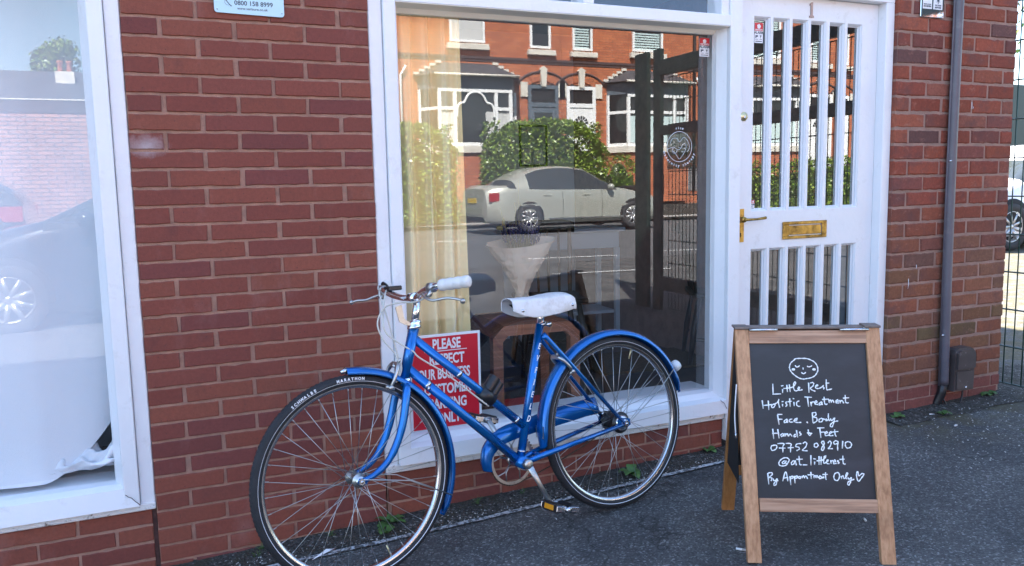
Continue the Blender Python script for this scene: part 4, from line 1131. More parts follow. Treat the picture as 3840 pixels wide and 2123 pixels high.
b.tube([(.786, -.020, .860), (.786, .020, .860)], .0175, 18); b.build('stem', 'chrome', BK)
b = MB()
nearbar = [(.786, .018, .860), (.800, .05, .862), (.812, .10, .872), (.815, .150, .885), (.812, .185, .892), (.800, .215, .897), (.775, .252, .900), (.752, .285, .902)]
farbar = [(x, -y, z) for x, y, z in nearbar]
full = [tuple(p) for p in reversed(farbar)] + [(.786, 0, .860)] + nearbar
b.tube(smooth_path(full, 4), .0110, 14); HBAR = b.build('handlebar', 'chrome', BK)
for bar in (nearbar, farbar):
    p = [Vector(q) for q in bar[5:]]; dd = (p[-1] - p[0]).normalized(); st = p[0]; ln_ = (p[-1] - p[0]).length + .018
    g_ = MB(); pts = []; rr = []
    for i in range(25):
        t_ = i / 24; pts.append(st + dd * ln_ * t_); rr.append((.0168 + .0018 * abs(math.sin(t_ * math.pi * 4))) * (1 if .02 < t_ < .985 else .84))
    g_.tube(pts, rr, 18); g_.build('grip', 'gripwhite', HBAR)
for s, bar in ((1, nearbar), (-1, farbar)):
    br = MB(); c = Vector(bar[4])
    br.tube([c + Vector((-.012, -.006 * s, 0)), c + Vector((.010, .006 * s, 0))], .0155, 14)
    br.tube([c + Vector((.002, 0, -.006)), c + Vector((.012, .006 * s, -.022)), c + Vector((.010, -.02 * s, -.026))], [.010, .008, .006], 10)
    tips = [c + Vector((.018, -.028 * s, -.020)), c + Vector((.022, .002 * s, -.030)), c + Vector((.012, .03 * s, -.038)), c + Vector((-.018, .060 * s, -.034)), c + Vector((-.040, .088 * s, -.040)), c + Vector((-.050, .098 * s, -.046))]
    if s < 0: tips = [c + Vector((.018, .020, -.016)), c + Vector((.035, .0, -.022)), c + Vector((.058, -.012, -.030)), c + Vector((.080, -.030, -.030)), c + Vector((.098, -.045, -.034))]
    lv = smooth_path(tips or [c + Vector((.018, -.028 * s, -.020)), c + Vector((.022, .002 * s, -.030)), c + Vector((.012, .03 * s, -.038)), c + Vector((-.018, .060 * s, -.034)), c + Vector((-.040, .088 * s, -.040)), c + Vector((-.050, .098 * s, -.046))], 4)
    br.tube(lv, .0052, 8, flat=.8); br.ellipsoid(lv[-1], (.0085, .0085, .0085), 12, 8)
    br.build('brake_lever', 'alloy', HBAR)
b = MB(); b.cbox(.775, .822, -.155, -.105, .887, .902, .003); b.tube([(.80, -.160, .895), (.800, -.178, .905), (.805, -.196, .912)], [.004, .006, .008], 10); b.build('gear_shifter', 'blackplastic', HBAR)
# cables
cb = MB()
for pts in ([(.816, .168, .868), (.826, .10, .850), (.850, .03, .850), (.885, -.01, .838), (.912, -.015, .79), (.90, -.005, .735), (.870, .004, .690), (.862, .010, .640), (.885, .016, .600)],
            [(.816, -.168, .868), (.85, -.12, .888), (.872, -.07, .872), (.874, -.02, .80), (.862, .0, .70), (.855, .012, .64), (.880, .018, .60)],
            [(.822, -.13, .890), (.860, -.06, .872), (.895, -.01, .800), (.890, .0, .755), (.845, .006, .715), (.812, .016, .690), (.79, .0175, .665), (.70, .018, .60), (.55, .016, .47)]):
    cb.tube(smooth_path(pts, 6), .0028, 7)
build_each(cb, 'cable', 'cable', BK, .0)
# fork
fk = MB(); fk.tube([(.8385, 0, .605), (.850, 0, .575)], [.0175, .019], 16)
for s in (1, -1):
    fk.tube(smooth_path([(.846, s * .008, .585), (.851, s * .030, .580), (.862, s * .042, .545), (.880, s * .047, .480), (.905, s * .048, .420), (.940, s * .048, .368), (.985, s * .048, .336), (1.026, s * .048, .3225)], 5),
            [.0120] * 6 + [.0135] * 6 + [.0132] * 6 + [.0125] * 6 + [.0110] * 6 + [.0095] * 6, 14)
    fk.prism([(1.016, WR - .010), (1.016, WR + .008), (1.040, WR + .010), (1.048, WR), (1.040, WR - .010)], s * .046, s * .051)
FK = fk.build('fork', 'blue', BK)
b = MB()
for cx, yy in ((WB, .060), (WB, -.060), (0, .072), (0, -.066)):
    s = 1 if yy > 0 else -1
    b.tube([(cx, yy - s * .016, WR), (cx, yy, WR)], .0045, 10); b.tube([(cx, yy - s * .012, WR), (cx, yy - s * .003, WR)], .0105, 6, smooth=False); b.tube([(cx, yy - s * .0135, WR), (cx, yy - s * .012, WR)], .0155, 20)
build_each(b, 'axle_nut', 'steel', BK)
# mudguards: curved sheet with a rolled edge
def guard(cx, a0, a1, r_, name, nib=True):
    g_ = MB(); n = 64; prof = [(-.0285, -.011), (-.0275, -.004), (-.022, .004), (-.012, .0085), (0, .010), (.012, .0085), (.022, .004), (.0275, -.004), (.0285, -.011)]
    prof2 = [(y * .95, h - .0016) for y, h in reversed(prof)]
    allp = prof + prof2; m = len(allp); vs = []
    for i in range(n + 1):
        a = R(a0 + (a1 - a0) * i / n)
        k_ = min(1, .45 + .55 * min(i, n - i) / 3.0)
        for y, h in allp: vs.append((cx + (r_ + h) * math.cos(a), y * k_, WR + (r_ + h) * math.sin(a)))
    fs = [(i * m + k, i * m + (k + 1) % m, (i + 1) * m + (k + 1) % m, (i + 1) * m + k) for i in range(n) for k in range(m)]
    g_.add(vs, fs, smooth=True); G_ = g_.build(name, 'blue', BK)
    return G_
G1 = guard(0, -6, 169, .337, 'mudguard'); G1['label'] = 'rear mudguard'
G2 = guard(WB, 90, 212, .335, 'mudguard'); G2['label'] = 'front mudguard'
b = MB(); a = R(82.5); b.tube([(WB + .338 * math.cos(R(90)), 0, WR + .338 * math.sin(R(90))), (WB + .335 * math.cos(R(87)), 0, WR + .332 * math.sin(R(87)))], [.010, .006], 10); b.build('mudguard_tip', 'steel', G2)
b = MB(); b.add([(.343 * math.cos(R(a_)) , y, WR + .343 * math.sin(R(a_))) for a_ in (0, 7) for y in (-.024, -.012, .012, .024)], [(0, 1, 5, 4), (1, 2, 6, 5), (2, 3, 7, 6)]); b.build('mudguard_patch', 'alloy', G1)
b = MB()
for s in (1, -1):
    b.tube([(WB - .006, s * .056, WR + .006), (WB - .16, s * .052, WR - .030), (WB + .334 * math.cos(R(200)), s * .028, WR + .334 * math.sin(R(200)))], .0020, 6)
    b.tube([(-.020, s * .063, WR + .002), (-.20, s * .045, WR + .10), (.335 * math.cos(R(151)), s * .028, WR + .335 * math.sin(R(151)))], .0021, 6)
build_each(b, 'mudguard_stay', 'spoke', BK)
# tail reflector
b = MB(); a = R(153); c = Vector((.349 * math.cos(a), 0, WR + .349 * math.sin(a))); dn = Vector((math.cos(a), 0, math.sin(a)))
b.tube([c, c + dn * .010, c + dn * .020, c + dn * .030, c + dn * .034], [.018, .021, .022, .020, .013], 18); b.build('tail_lamp', 'gripwhite', BK)
# saddle post and saddle
b = MB(); b.tube([(.306, 0, .715), (.287, 0, .785)], .0128, 18); b.build('seat_post', 'chrome', BK)
b = MB(); b.tube([(.296, 0, .716), (.298, 0, .728)], .0178, 18); b.tube([(.283, -.016, .720), (.283, .020, .720)], .006, 10); b.tube([(.281, .020, .720), (.281, .028, .720)], .010, 8); b.build('seat_clamp', 'steel', BK)
sa = MB()
def saddle(u, v):
    # u from nose to tail, v around the skirt from near lower edge over the top to the far edge
    x = .436 - .256 * u
    e = max(0, 1 - (2 * u - 1) ** 6) ** .5
    w = (.046 + .024 * (1 - math.cos(min(1, max(0, (u - .30) / .5)) * math.pi)) / 2) * (.80 + .20 * e)
    drop = .016 + .038 * max(0, 1 - abs((u - .52) / .56) ** 2.8)
    zt = .826 + .010 * (1 / (1 + math.exp(-(u - .55) * 14))) - .008 * u - .016 * max(0, (u - .86) / .14) ** 2
    if v < .32: t_ = v / .32; y = w * (1.0 + .05 * math.sin(t_ * math.pi)); z = zt - .020 - drop * (1 - t_)
    elif v > .68: t_ = (1 - v) / .32; y = -w * (1.0 + .05 * math.sin(t_ * math.pi)); z = zt - .020 - drop * (1 - t_)
    else:
        t_ = (v - .32) / .36; a_ = math.pi * t_; y = w * math.cos(a_); z = zt - .020 + .020 * math.sin(a_) ** .7
    return (x, y, z + .0016 * noise.noise(Vector((x * 40, y * 30, z * 50))))
sa.grid(saddle, 44, 40)
SD = sa.build('saddle', 'saddle', BK)
so_ = SD.modifiers.new('thick', 'SOLIDIFY'); so_.thickness = .003; so_.offset = -1
b = MB()
for u in (.14, .90):
    x, y, z = saddle(u, .13); b.lathe([(0, .0035), (.0045, .003), (.0060, 0)], 14, (x, y, z), 'y')
build_each(b, 'rivet', 'steel', SD)
b = MB(); b.tube([(.39, .02, .792), (.36, .022, .782), (.27, .022, .785), (.21, .03, .790)], .0035, 8); b.tube([(.39, -.02, .792), (.36, -.022, .782), (.27, -.022, .785), (.21, -.03, .790)], .0035, 8)
b.tube([(.29, -.026, .781), (.29, .026, .781)], .012, 12); b.prism([(.41, .802), (.39, .785), (.21, .785), (.20, .80)], -.03, .03); b.build('saddle_underside', 'black', SD)
# drive side: chainring, cranks, pedals, chain guard
cr2 = MB(); cc = (.436, 0, .256)
cr2.lathe([(.078, .0), (.088, 0), (.088, .003), (.078, .003), (.078, 0)], 60, (.436, -.048, .256), 'y', smooth=False)
for i in range(5):
    a = R(72 * i + 20)
    for da in (-.16, .16):
        cr2.tube([(.436 + .014 * math.cos(a), -.047, .256 + .014 * math.sin(a)), (.436 + .052 * math.cos(a + da * .3), -.047, .256 + .052 * math.sin(a + da * .3)), (.436 + .080 * math.cos(a + da * 1.7), -.047, .256 + .080 * math.sin(a + da * 1.7))], .0034, 6, flat=.6)
cr2.lathe([(0, -.004), (.020, -.004), (.020, .004), (0, .004)], 24, (.436, -.047, .256), 'y')
CH = cr2.build('chainring', 'alloy', BK)
te = MB()
for i in range(46):
    a = 2 * math.pi * i / 46; te.box(-.0025, .0025, -.0485, -.0455, .087, .0925)
    for k in range(len(te.v) - 8, len(te.v)):
        x, y, z = te.v[k]; te.v[k] = (.436 + z * math.cos(a) - x * math.sin(a), y, .256 + z * math.sin(a) + x * math.cos(a))
te.build('teeth', 'chainm', CH)
cn = MB()
top0, top1 = (.436 + .0 , .256 + .091), (.0, WR + .034); bot0, bot1 = (.436, .256 - .091), (.0, WR - .034)
for (p, q) in ((top0, top1), (bot0, bot1)):
    n = 52
    for i in range(n):
        t0 = (i + .1) / n; t1 = (i + .9) / n; sag = lambda t: -.010 * math.sin(math.pi * t) if p is bot0 else 0
        cn.tube([(p[0] + (q[0] - p[0]) * t0, -.047, p[1] + (q[1] - p[1]) * t0 + sag(t0)), (p[0] + (q[0] - p[0]) * t1, -.047, p[1] + (q[1] - p[1]) * t1 + sag(t1))], .0042 if i % 2 else .0034, 6, flat=.6)
for i in range(26):
    a0_, a1_ = R(90 - 180 * i / 26 ), R(90 - 180 * (i + .8) / 26)
    cn.tube([(.436 + .091 * math.cos(a0_), -.047, .256 + .091 * math.sin(a0_)), (.436 + .091 * math.cos(a1_), -.047, .256 + .091 * math.sin(a1_))], .0040, 6, flat=.6)
cn.build('chain', 'chainm', BK)
cg = MB()
topl = smooth_path([(.548, 0, .232), (.555, 0, .262), (.545, 0, .312), (.505, 0, .352), (.455, 0, .372), (.38, 0, .382), (.20, 0, .402), (.045, 0, .413)], 5)
botl = smooth_path([(.528, 0, .236), (.530, 0, .262), (.520, 0, .292), (.485, 0, .318), (.44, 0, .330), (.37, 0, .338), (.20, 0, .352), (.045, 0, .365)], 5)
n = len(topl); vs = [(p.x, -.052, p.z + .003) for p in topl] + [(p.x, -.030, p.z - .004) for p in botl] + [(p.x, -.062, p.z + .002) for p in topl]
cg.add(vs, [(i, i + 1, n + i + 1, n + i) for i in range(n - 1)] + [(2 * n + i, 2 * n + i + 1, i + 1, i) for i in range(n - 1)], smooth=True)
CG = cg.build('chain_guard', 'blue', BK); m_ = CG.modifiers.new('thick', 'SOLIDIFY'); m_.thickness = .0014
def crank(s, ang):
    a = R(ang); c = MB(); e = (.436 + .168 * math.cos(a), .256 + .168 * math.sin(a))
    c.lathe([(0, s * .066), (.0085, s * .066), (.015, s * .064), (.0175, s * .058), (.0165, s * .044), (0, s * .044)], 20, (.436, 0, .256), 'y')
    c.tube([(.436, s * .058, .256), (.436 + (e[0] - .436) * .5, s * .060, .256 + (e[1] - .256) * .5), (e[0], s * .064, e[1])], [.013, .0085, .0105], 12, flat=.55, up=(0, 1, 0))
    c.lathe([(0, s * .070), (.011, s * .070), (.0125, s * .060), (0, s * .060)], 16, (e[0], 0, e[1]), 'y')
    C_ = c.build('crank', 'alloy', BK)
    p = MB(); q = s * .118
    T = R(14)
    def pp(x, y, z): return (e[0] + x * math.cos(T) - z * math.sin(T), y, e[1] + x * math.sin(T) + z * math.cos(T))
    for x0, x1 in ((-.044, -.018), (.018, .044)):
        b_ = MB(); b_.cbox(x0, x1, q - .042, q + .042, -.0135, .0135, .003); b_.v = [pp(*v) for v in b_.v]; p.add(b_.v, b_.f)
        for k in range(7):
            b_ = MB(); b_.box(x0 + .002, x1 - .002, q - .036 + .011 * k, q - .031 + .011 * k, -.0150, .0150); b_.v = [pp(*v) for v in b_.v]; p.add(b_.v, b_.f)
    PD = p.build('pedal', 'blackplastic', BK)
    p = MB()
    for yy in (q - s * .046, q + s * .046):
        b_ = MB(); b_.cbox(-.046, .046, yy - .002, yy + .002, -.009, .009, .001); b_.v = [pp(*v) for v in b_.v]; p.add(b_.v, b_.f)
    p.tube([(e[0], s * .060, e[1]), (e[0], q + s * .050, e[1])], .0075, 12); p.tube([(e[0], q + s * .048, e[1]), (e[0], q + s * .058, e[1])], [.012, .009], 14)
    p.build('pedal_cage', 'steel', PD)
    p = MB()
    for x in (-.0452, .0452):
        b_ = MB(); b_.cbox(x - .001, x + .001, q - .026, q + .026, -.0085, .0085, .0006); b_.v = [pp(*v) for v in b_.v]; p.add(b_.v, b_.f)
    build_each(p, 'pedal_reflector', 'amber', PD)
crank(1, -116); crank(-1, 64)
# calliper brakes
for (cx, ang, nm_) in ((WB, 116, 'front'), (0, 48, 'rear')):
    b = MB(); a = R(ang); r1 = .345; 
    def pt(r_, y, da=0): return (cx + r_ * math.cos(a + da), y, WR + r_ * math.sin(a + da))
    for s in (1, -1):
        b.tube(smooth_path([pt(.372, -s * .006), pt(.372, s * .018), pt(.352, s * .034), pt(.318, s * .036), pt(.300, s * .028)], 4), [.0075] * 4 + [.0075] * 4 + [.006] * 4 + [.0055] * 5, 8)
        b.tube([pt(.296, s * .026, -.05), pt(.294, s * .026, .05)], .0062, 8)
    b.tube([pt(.366, .012), pt(.366, -.03)], .006, 8); b.lathe([(0, .040), (.007, .040), (.008, .030)], 10, (pt(.296, 0)[0], 0, pt(.296, 0)[2]), 'y')
    b.tube([pt(.372, .018), pt(.392, .030)], .004, 8)
    b.build('brake_calliper', 'alloy', BK, label=nm_ + ' rim brake')
# rear lock bracket clip on the top tube
d3 = (Vector((.407, 0, .378)) - Vector((.796, 0, .728))).normalized(); c = Vector((.796, 0, .728)) + d3 * .335; up3 = Vector((-d3.z, 0, d3.x))
if up3.z < 0: up3 = -up3
b = MB(); b.tube([c - d3 * .030, c + d3 * .030], .0245, 20)
cc_ = c + up3 * .040
b.tube([cc_ - up3 * .022 - d3 * .008, cc_ + up3 * .030 - d3 * .008], .021, 20, caps=False); b.tube([cc_ - up3 * .022 + d3 * .018, cc_ + up3 * .026 + d3 * .018], .017, 16, caps=False)
b.tube([c - up3 * .024 - d3 * .012, c - up3 * .024 + d3 * .016], .009, 10)
BR = b.build('lock_bracket', 'blackplastic', BK)
b = MB(); b.lathe([(0, .012), (.004, .012), (.004, .008)], 10, tuple(c - up3 * .024 - d3 * .008), 'y'); b.lathe([(0, .012), (.004, .012), (.004, .008)], 10, tuple(c - up3 * .024 + d3 * .012), 'y'); build_each(b, 'bolt', 'steel', BR)

# ------------------------------------------------------------------ weeds and litter
def leaf(mb, base, ang, length, width, rise, droop=.5, lobes=0):
    n = 8; L = []; Rr = []
    for i in range(n + 1):
        t = i / n; d = length * t; z = rise * math.sin(t * 1.9) - droop * length * t * t * .4
        w = width * (math.sin(math.pi * min(1, t * 1.02)) ** .7) * (1 + (.35 * (1 if i % 2 else -1) if lobes else 0))
        cx, cy = base[0] + d * math.cos(ang), base[1] + d * math.sin(ang)
        L.append((cx - w * math.sin(ang), cy + w * math.cos(ang), base[2] + z + .15 * w)); Rr.append((cx + w * math.sin(ang), cy - w * math.cos(ang), base[2] + z + .15 * w)); 
    C_ = [(base[0] + length * i / n * math.cos(ang), base[1] + length * i / n * math.sin(ang), base[2] + rise * math.sin(i / n * 1.9) - droop * length * (i / n) ** 2 * .4) for i in range(n + 1)]
    m = n + 1; mb.add(L + C_ + Rr, [(i, i + 1, m + i + 1, m + i) for i in range(n)] + [(m + i, m + i + 1, 2 * m + i + 1, 2 * m + i) for i in range(n)], smooth=True)
def weed(x, y, s, nl, label, lobes=0, wd=.3, name='weed'):
    b = MB(); z = gz(x, y) + .006
    for i in range(nl):
        a = 2 * math.pi * (i + rnd.uniform(-.3, .3)) / nl
        leaf(b, (0, 0, 0), a, s * rnd.uniform(.6, 1.1), s * wd * rnd.uniform(.7, 1.1), s * rnd.uniform(.2, .55), rnd.uniform(.3, .9), lobes)
    o = b.build(name, 'leafgreen'); o.location = (x, y, z); return tag(o, label, 'weed')
weed(.775, -.02, .072, 9, 'jagged dandelion at the foot of the wall behind the front wheel', 1, .22)
weed(.742, -.105, .050, 3, 'single broad dock leaf on the verge behind the front wheel', 0, .45)
weed(1.80, -.065, .062, 7, 'round-leaved weed seen through the rear wheel', 0, .38)
weed(2.235, .0, .045, 5, 'small green weed by the sill end left of the A-board', 0, .42)
weed(3.30, -.075, .04, 4, 'lone flat leaf at the left foot of the old brick wall', 0, .5)
weed(3.99, -.060, .055, 8, 'leafy weed at the right end of the old brick wall', 0, .36)
weed(3.52, -.16, .04, 6, 'dark little weed in front of the downpipe', 1, .3)
def grass(x, y, s, n, label):
    b = MB()
    for i in range(n):
        a = rnd.uniform(0, 6.28); l = s * rnd.uniform(.5, 1.1); lean = rnd.uniform(.2, .9)
        p = [(rnd.uniform(-.01, .01), rnd.uniform(-.006, .006), 0)]; p += [(p[0][0] + l * lean * t * t * math.cos(a), p[0][1] + l * lean * t * t * math.sin(a) * .6, l * t * (1 - .25 * t * lean)) for t in (.3, .6, .85, 1)]
        b.tube(p, [.0013, .0012, .001, .0007, .0002], 4, flat=.4)
    o = b.build('grass_tuft', 'leafgreen'); o.location = (x, y, gz(x, y) + .004); return tag(o, label, 'grass tuft')
grass(.32, -.02, .045, 16, 'grass tuft at the foot of the brick pier near the left edge')
grass(1.12, -.03, .040, 18, 'grass tuft under the display window below the pedal')
grass(1.32, -.02, .030, 12, 'thin grass tuft under the window left of the rear wheel')
grass(.56, -.03, .03, 14, 'low grass tuft against the pier behind the front wheel spokes')
grass(.30, -.06, .025, 10, 'sparse grass sprig left of the front tyre')
grass(3.75, -.55, .045, 18, 'tuft of grass growing from a crack in the tarmac right of the A-board')
b = MB()
for i in range(260):
    t = rnd.random(); x = 3.60 + .5 * t; y = -.50 - .10 * t + rnd.gauss(0, .012); l = rnd.uniform(.004, .014)
    b.tube([(x, y, gz(x) + .001), (x + rnd.uniform(-.006, .006), y + rnd.uniform(-.006, .006), gz(x) + l)], [.0012, .0003], 3)
b.build('moss_in_crack', 'leafgreen', kind='stuff')
b = MB(); b.add([(0, 0, .002), (.075, .028, .012), (.092, .052, .004), (.058, .036, .016)], [(0, 1, 2, 3)]); o = b.build('paper_scrap', 'tissue'); o.location = (.462, -.185, gz(.46) + .004); tag(o, 'pointed white paper scrap with a red end inside the front wheel', 'litter')
b2 = MB(); b2.add([(.075, .028, .0125), (.082, .026, .014), (.099, .054, .006), (.092, .052, .0045)], [(0, 1, 2, 3)]); q = b2.build('red_end', 'stickerred', o)
def stub(x, y, a, label, l=.034):
    t = thing('cigarette_end', label, 'litter', (x, y, gz(x, y) + .0055), a, 'cigarette ends on the tarmac')
    b = MB(); b.tube([(0, 0, 0), (l * .6, 0, 0)], .0038, 10); b.build('paper', 'tissue', t)
    b = MB(); b.tube([(l * .6, 0, 0), (l, 0, 0)], .0039, 10); b.build('filter', 'grit', t)
stub(1.735, -.80, R(-48), 'cigarette end lying left of the A-board front leg')
stub(3.42, -.30, R(10), 'cigarette end near the old brick wall beside the A-board', .02)
stub(2.26, -.85, R(60), 'short cigarette end under the A-board', .018)
for i, (x, y, s, lb) in enumerate([(3.48, -.13, .020, 'crumpled white and blue scrap by the downpipe foot'), (3.86, -.42, .012, 'small white scrap on the mossy patch right of the old wall'), (1.245, -.23, .010, 'tiny white scrap between pedal and chainring'), (1.33, -.30, .008, 'smallest white fleck beside the pedal')]):
    b = MB(); vs = [(s * rnd.uniform(-1, 1), s * rnd.uniform(-.6, .6), s * rnd.uniform(0, .5)) for _ in range(7)]; b.add(vs, [(0, 1, 2), (1, 2, 3), (2, 3, 4), (3, 4, 5), (4, 5, 6), (0, 5, 6)])
    o = b.build('litter_scrap', 'tissue'); o.location = (x, y, gz(x, y) + .004); tag(o, lb, 'litter')

# ------------------------------------------------------------------ green mesh fence running out from the wall towards the street
FX = 4.20
FN = thing('mesh_fence', 'dark green welded mesh fence with gate posts running from the wall corner to the street', 'fence', (FX, 0, 0))
def meshpanel(y0, y1, z0, z1, name, sp=.05, hs=.20):
    b = MB(); n = int((y1 - y0) / sp)
    for i in range(n + 1):
        y = y0 + (y1 - y0) * i / n; b.tube([(0, y, z0), (0, y, z1)], .0033, 5)
    z = z0
    while z <= z1 + 1e-6:
        for dx in (-.0045, .0045): b.tube([(dx, y0, z), (dx, y1, z)], .0038, 5)
        z += hs
    return b.build(name, 'greenwire', FN)
meshpanel(-2.92, .22, .145, 2.145, 'mesh_panel')
for y, w in ((-3.08, .055), (-3.33, .10)):
    b = MB(); b.cbox(-.02, .02, y - w, y + w, 0, 2.40, .004); b.build('post', 'gategreen', FN)
b = MB(); b.cbox(-.03, .03, -3.02, -.35, 2.17, 2.30, .004); b.cbox(-.03, .03, -3.02, -.35, 1.66, 1.74, .004); b.cbox(-.03, .03, -3.02, -.35, .30, .42, .004); b.build('gate_frame', 'gategreen', FN)
b = MB(); b.cbox(-.012, -.006, -2.93, -2.44, 1.36, 1.74, .001); b.build('banner', 'banner', FN, label='green banner tied to the mesh')
b = MB(); b.cbox(-.09, -.04, -3.0, -2.93, 1.15, 1.32, .004); b.build('lock_case', 'gategreen', FN)

# ------------------------------------------------------------------ things inside the shop
def drape(x0, x1, y, z0, z1, nf, amp, name, m, gather=.0, nu=90, nv=40):
    b = MB()
    def f(u, v):
        z = z1 + (z0 - z1) * v; ph = 2 * math.pi * nf * u
        a = amp * (.45 + .55 * min(1, v * 3)); s = math.sin(ph + .6 * math.sin(ph * .37 + 1.3)) + .35 * math.sin(2.3 * ph + 1 + v)
        return (x0 + (x1 - x0) * u + .006 * math.sin(ph * 1.3 + v * 4) + gather * (u - .5) * (1 - v), y + a * s + .003 * noise.noise(Vector((u * 30, v * 8, 0))), z)
    b.grid(f, nu, nv); return b.build(name, m)
tag(drape(.885, 1.18, .168, .12, 1.905, 3.6, .030, 'curtain', 'curtain'), 'long cream curtain hanging in folds at the left of the big display window', 'curtain')
b = MB(); b.tube([(.88, .17, 1.902), (2.3, .17, 1.902)], .006, 8); tag(b.build('curtain_rail', 'blackplastic'), 'thin dark curtain rail along the top of the display window', 'curtain rail')
# white sheet over the left window
b = MB()
def shf(u, v):
    x = -2.15 + 2.03 * u; z0 = .320 + (.17 * max(0, (u - .90) / .10) ** 1.6); z = 2.28 + (z0 - 2.28) * v
    y = .118 + .75 * (1 - v) ** 1.6 + .010 * math.sin(u * 41) * (.3 + v) * .6 + .016 * noise.noise(Vector((u * 9, v * 2.2, 1))) + .022 * v * v * math.sin(u * 26 + v * 5) * max(0, u - .55) + .05 * v * max(0, (u - .90) / .1)
    return (x, y, z)
b.grid(shf, 120, 60)
def shf2(u, v):
    x = -.46 + .342 * u; a = v * 2 * math.pi; r_ = .012 + .034 * u
    n1 = noise.noise(Vector((x * 22, math.cos(a) * 1.6, math.sin(a) * 1.6))); n2 = abs(noise.noise(Vector((x * 11 + v * 3, v * 7, 4))))
    return (x + .015 * n1, .158 + r_ * math.cos(a) * (1.3 + 1.2 * n1), .325 + r_ * (.8 + .8 * math.sin(a)) * (1 + 1.1 * n1) + .030 * u * n2 + .012 * u)
b.grid(shf2, 110, 44)
tag(b.build('window_sheet', 'sheet'), 'white sheet screening the left window, bunched up at its lower right corner', 'sheet')
b = MB(); b.cbox(-2.2, -.10, .104, .30, .24, .3015, .002); o = b.build('inner_ledge', 'white', LW)
# table with chamfered corners
TB = thing('side_table', 'red-brown wooden side table with chamfered corners behind the window', 'table', (1.56, .36, .10), R(-3))
def octframe(w, h, t, y0, y1, c):
    o_ = [(-w, 0), (-w, h - c), (-w + c, h), (w - c, h), (w, h - c), (w, 0)]; i_ = [(w - t, 0), (w - t, h - c - t * .2), (w - c - t * .2, h - t), (-w + c + t * .2, h - t), (-w + t, h - c - t * .2), (-w + t, 0)]
    return o_ + i_, y0, y1
b = MB()
def frame2(w, h, t, y0, y1, c):
    o_ = [(-w, 0), (-w, h - c), (-w + c, h), (w - c, h), (w, h - c), (w, 0)]; i_ = [(-w + t, 0), (-w + t, h - c - t * .4), (-w + c + t * .4, h - t), (w - c - t * .4, h - t), (w - t, h - c - t * .4), (w - t, 0)]
    for k in range(5):
        q = [o_[k], o_[k + 1], i_[k + 1], i_[k]]; b.prism(q, y0, y1)
frame2(.205, .555, .045, -.045, .0, .052); b.build('leg_frame', 'walnut', TB)
b = MB(); 
frame2(.205, .555, .045, .30, .345, .052); b.build('leg_frame', 'walnut', TB)
b = MB(); b.prism([(-.204, .505), (-.152, .556), (.152, .556), (.204, .505), (.188, .495), (.142, .535), (-.142, .535), (-.188, .495)], .001, .299); b.build('tabletop', 'walnut', TB)
b = MB(); b.cbox(-.155, .155, .001, .298, .10, .125, .002); b.build('shelf', 'walnut', TB)
b = MB(); b.cbox(-.11, .12, .03, .20, .126, .165, .003); o = b.build('book', 'stickerred'); o.location = (1.56, .36, .10); tag(o, 'dark red book lying on the lower shelf of the side table', 'book')
# bouquet
BQ = thing('bouquet', 'dried lavender bouquet wrapped in brown paper standing in a glass vase on the side table', 'bouquet', (1.56, .47, .658))
b = MB(); b.lathe([(.0, .002), (.038, .002), (.046, .012), (.040, .03), (.022, .06), (.020, .10), (.026, .115)], 24, (0, 0, 0), 'z'); b.build('vase', 'glass', BQ)
b = MB()
def pw(u, v):
    a = 2 * math.pi * u; r_ = .024 + .012 * abs(v - .25) + .088 * max(0, v - .25) ** 1.1 * 1.25
    k = 1 + .30 * math.sin(a * 2 + 2) * v + .13 * noise.noise(Vector((math.cos(a) * 2, math.sin(a) * 2, v * 5)))
    crease = .008 * noise.noise(Vector((math.cos(a) * 5, math.sin(a) * 5, v * 16)))
    return (r_ * 1.15 * k * math.cos(a) + crease, r_ * .8 * k * math.sin(a), .045 + .30 * v + .022 * math.sin(a * 1.0 + .6) * v)
b.grid(pw, 60, 30, smooth=False); b.build('paper_wrap', 'paper', BQ)
b = MB(); st = MB()
for i in range(150):
    a = rnd.uniform(0, 6.28); q = rnd.random() ** .5 * .085; x, y = q * math.cos(a), q * math.sin(a) * .7; h = .335 + rnd.uniform(.0, .065)
    st.tube([(x * .2, y * .2, .12), (x * .9, y * .9, h)], .0008, 3)
    for k in range(5): b.ellipsoid((x * (1 + .03 * k) + rnd.uniform(-.003, .003), y + rnd.uniform(-.003, .003), h + .008 * k), (.0036, .0036, .0055), 5, 3)
b.build('lavender_heads', 'lavender', BQ)
for x1, y1, z1_ in ((-.10, .0, .50), (.0, .02, .62), (-.03, .0, .52), (.05, 0, .45)):
    st.tube(smooth_path([(0, 0, .2), (x1 * .5, y1, z1_ * .65), (x1, y1, z1_)], 4), .0013, 4)
st.ellipsoid((-.10, 0, .41), (.022, .01, .012), 8, 5); st.ellipsoid((-.085, 0, .435), (.008, .008, .02), 8, 5)
st.build('stems', 'drystem', BQ)
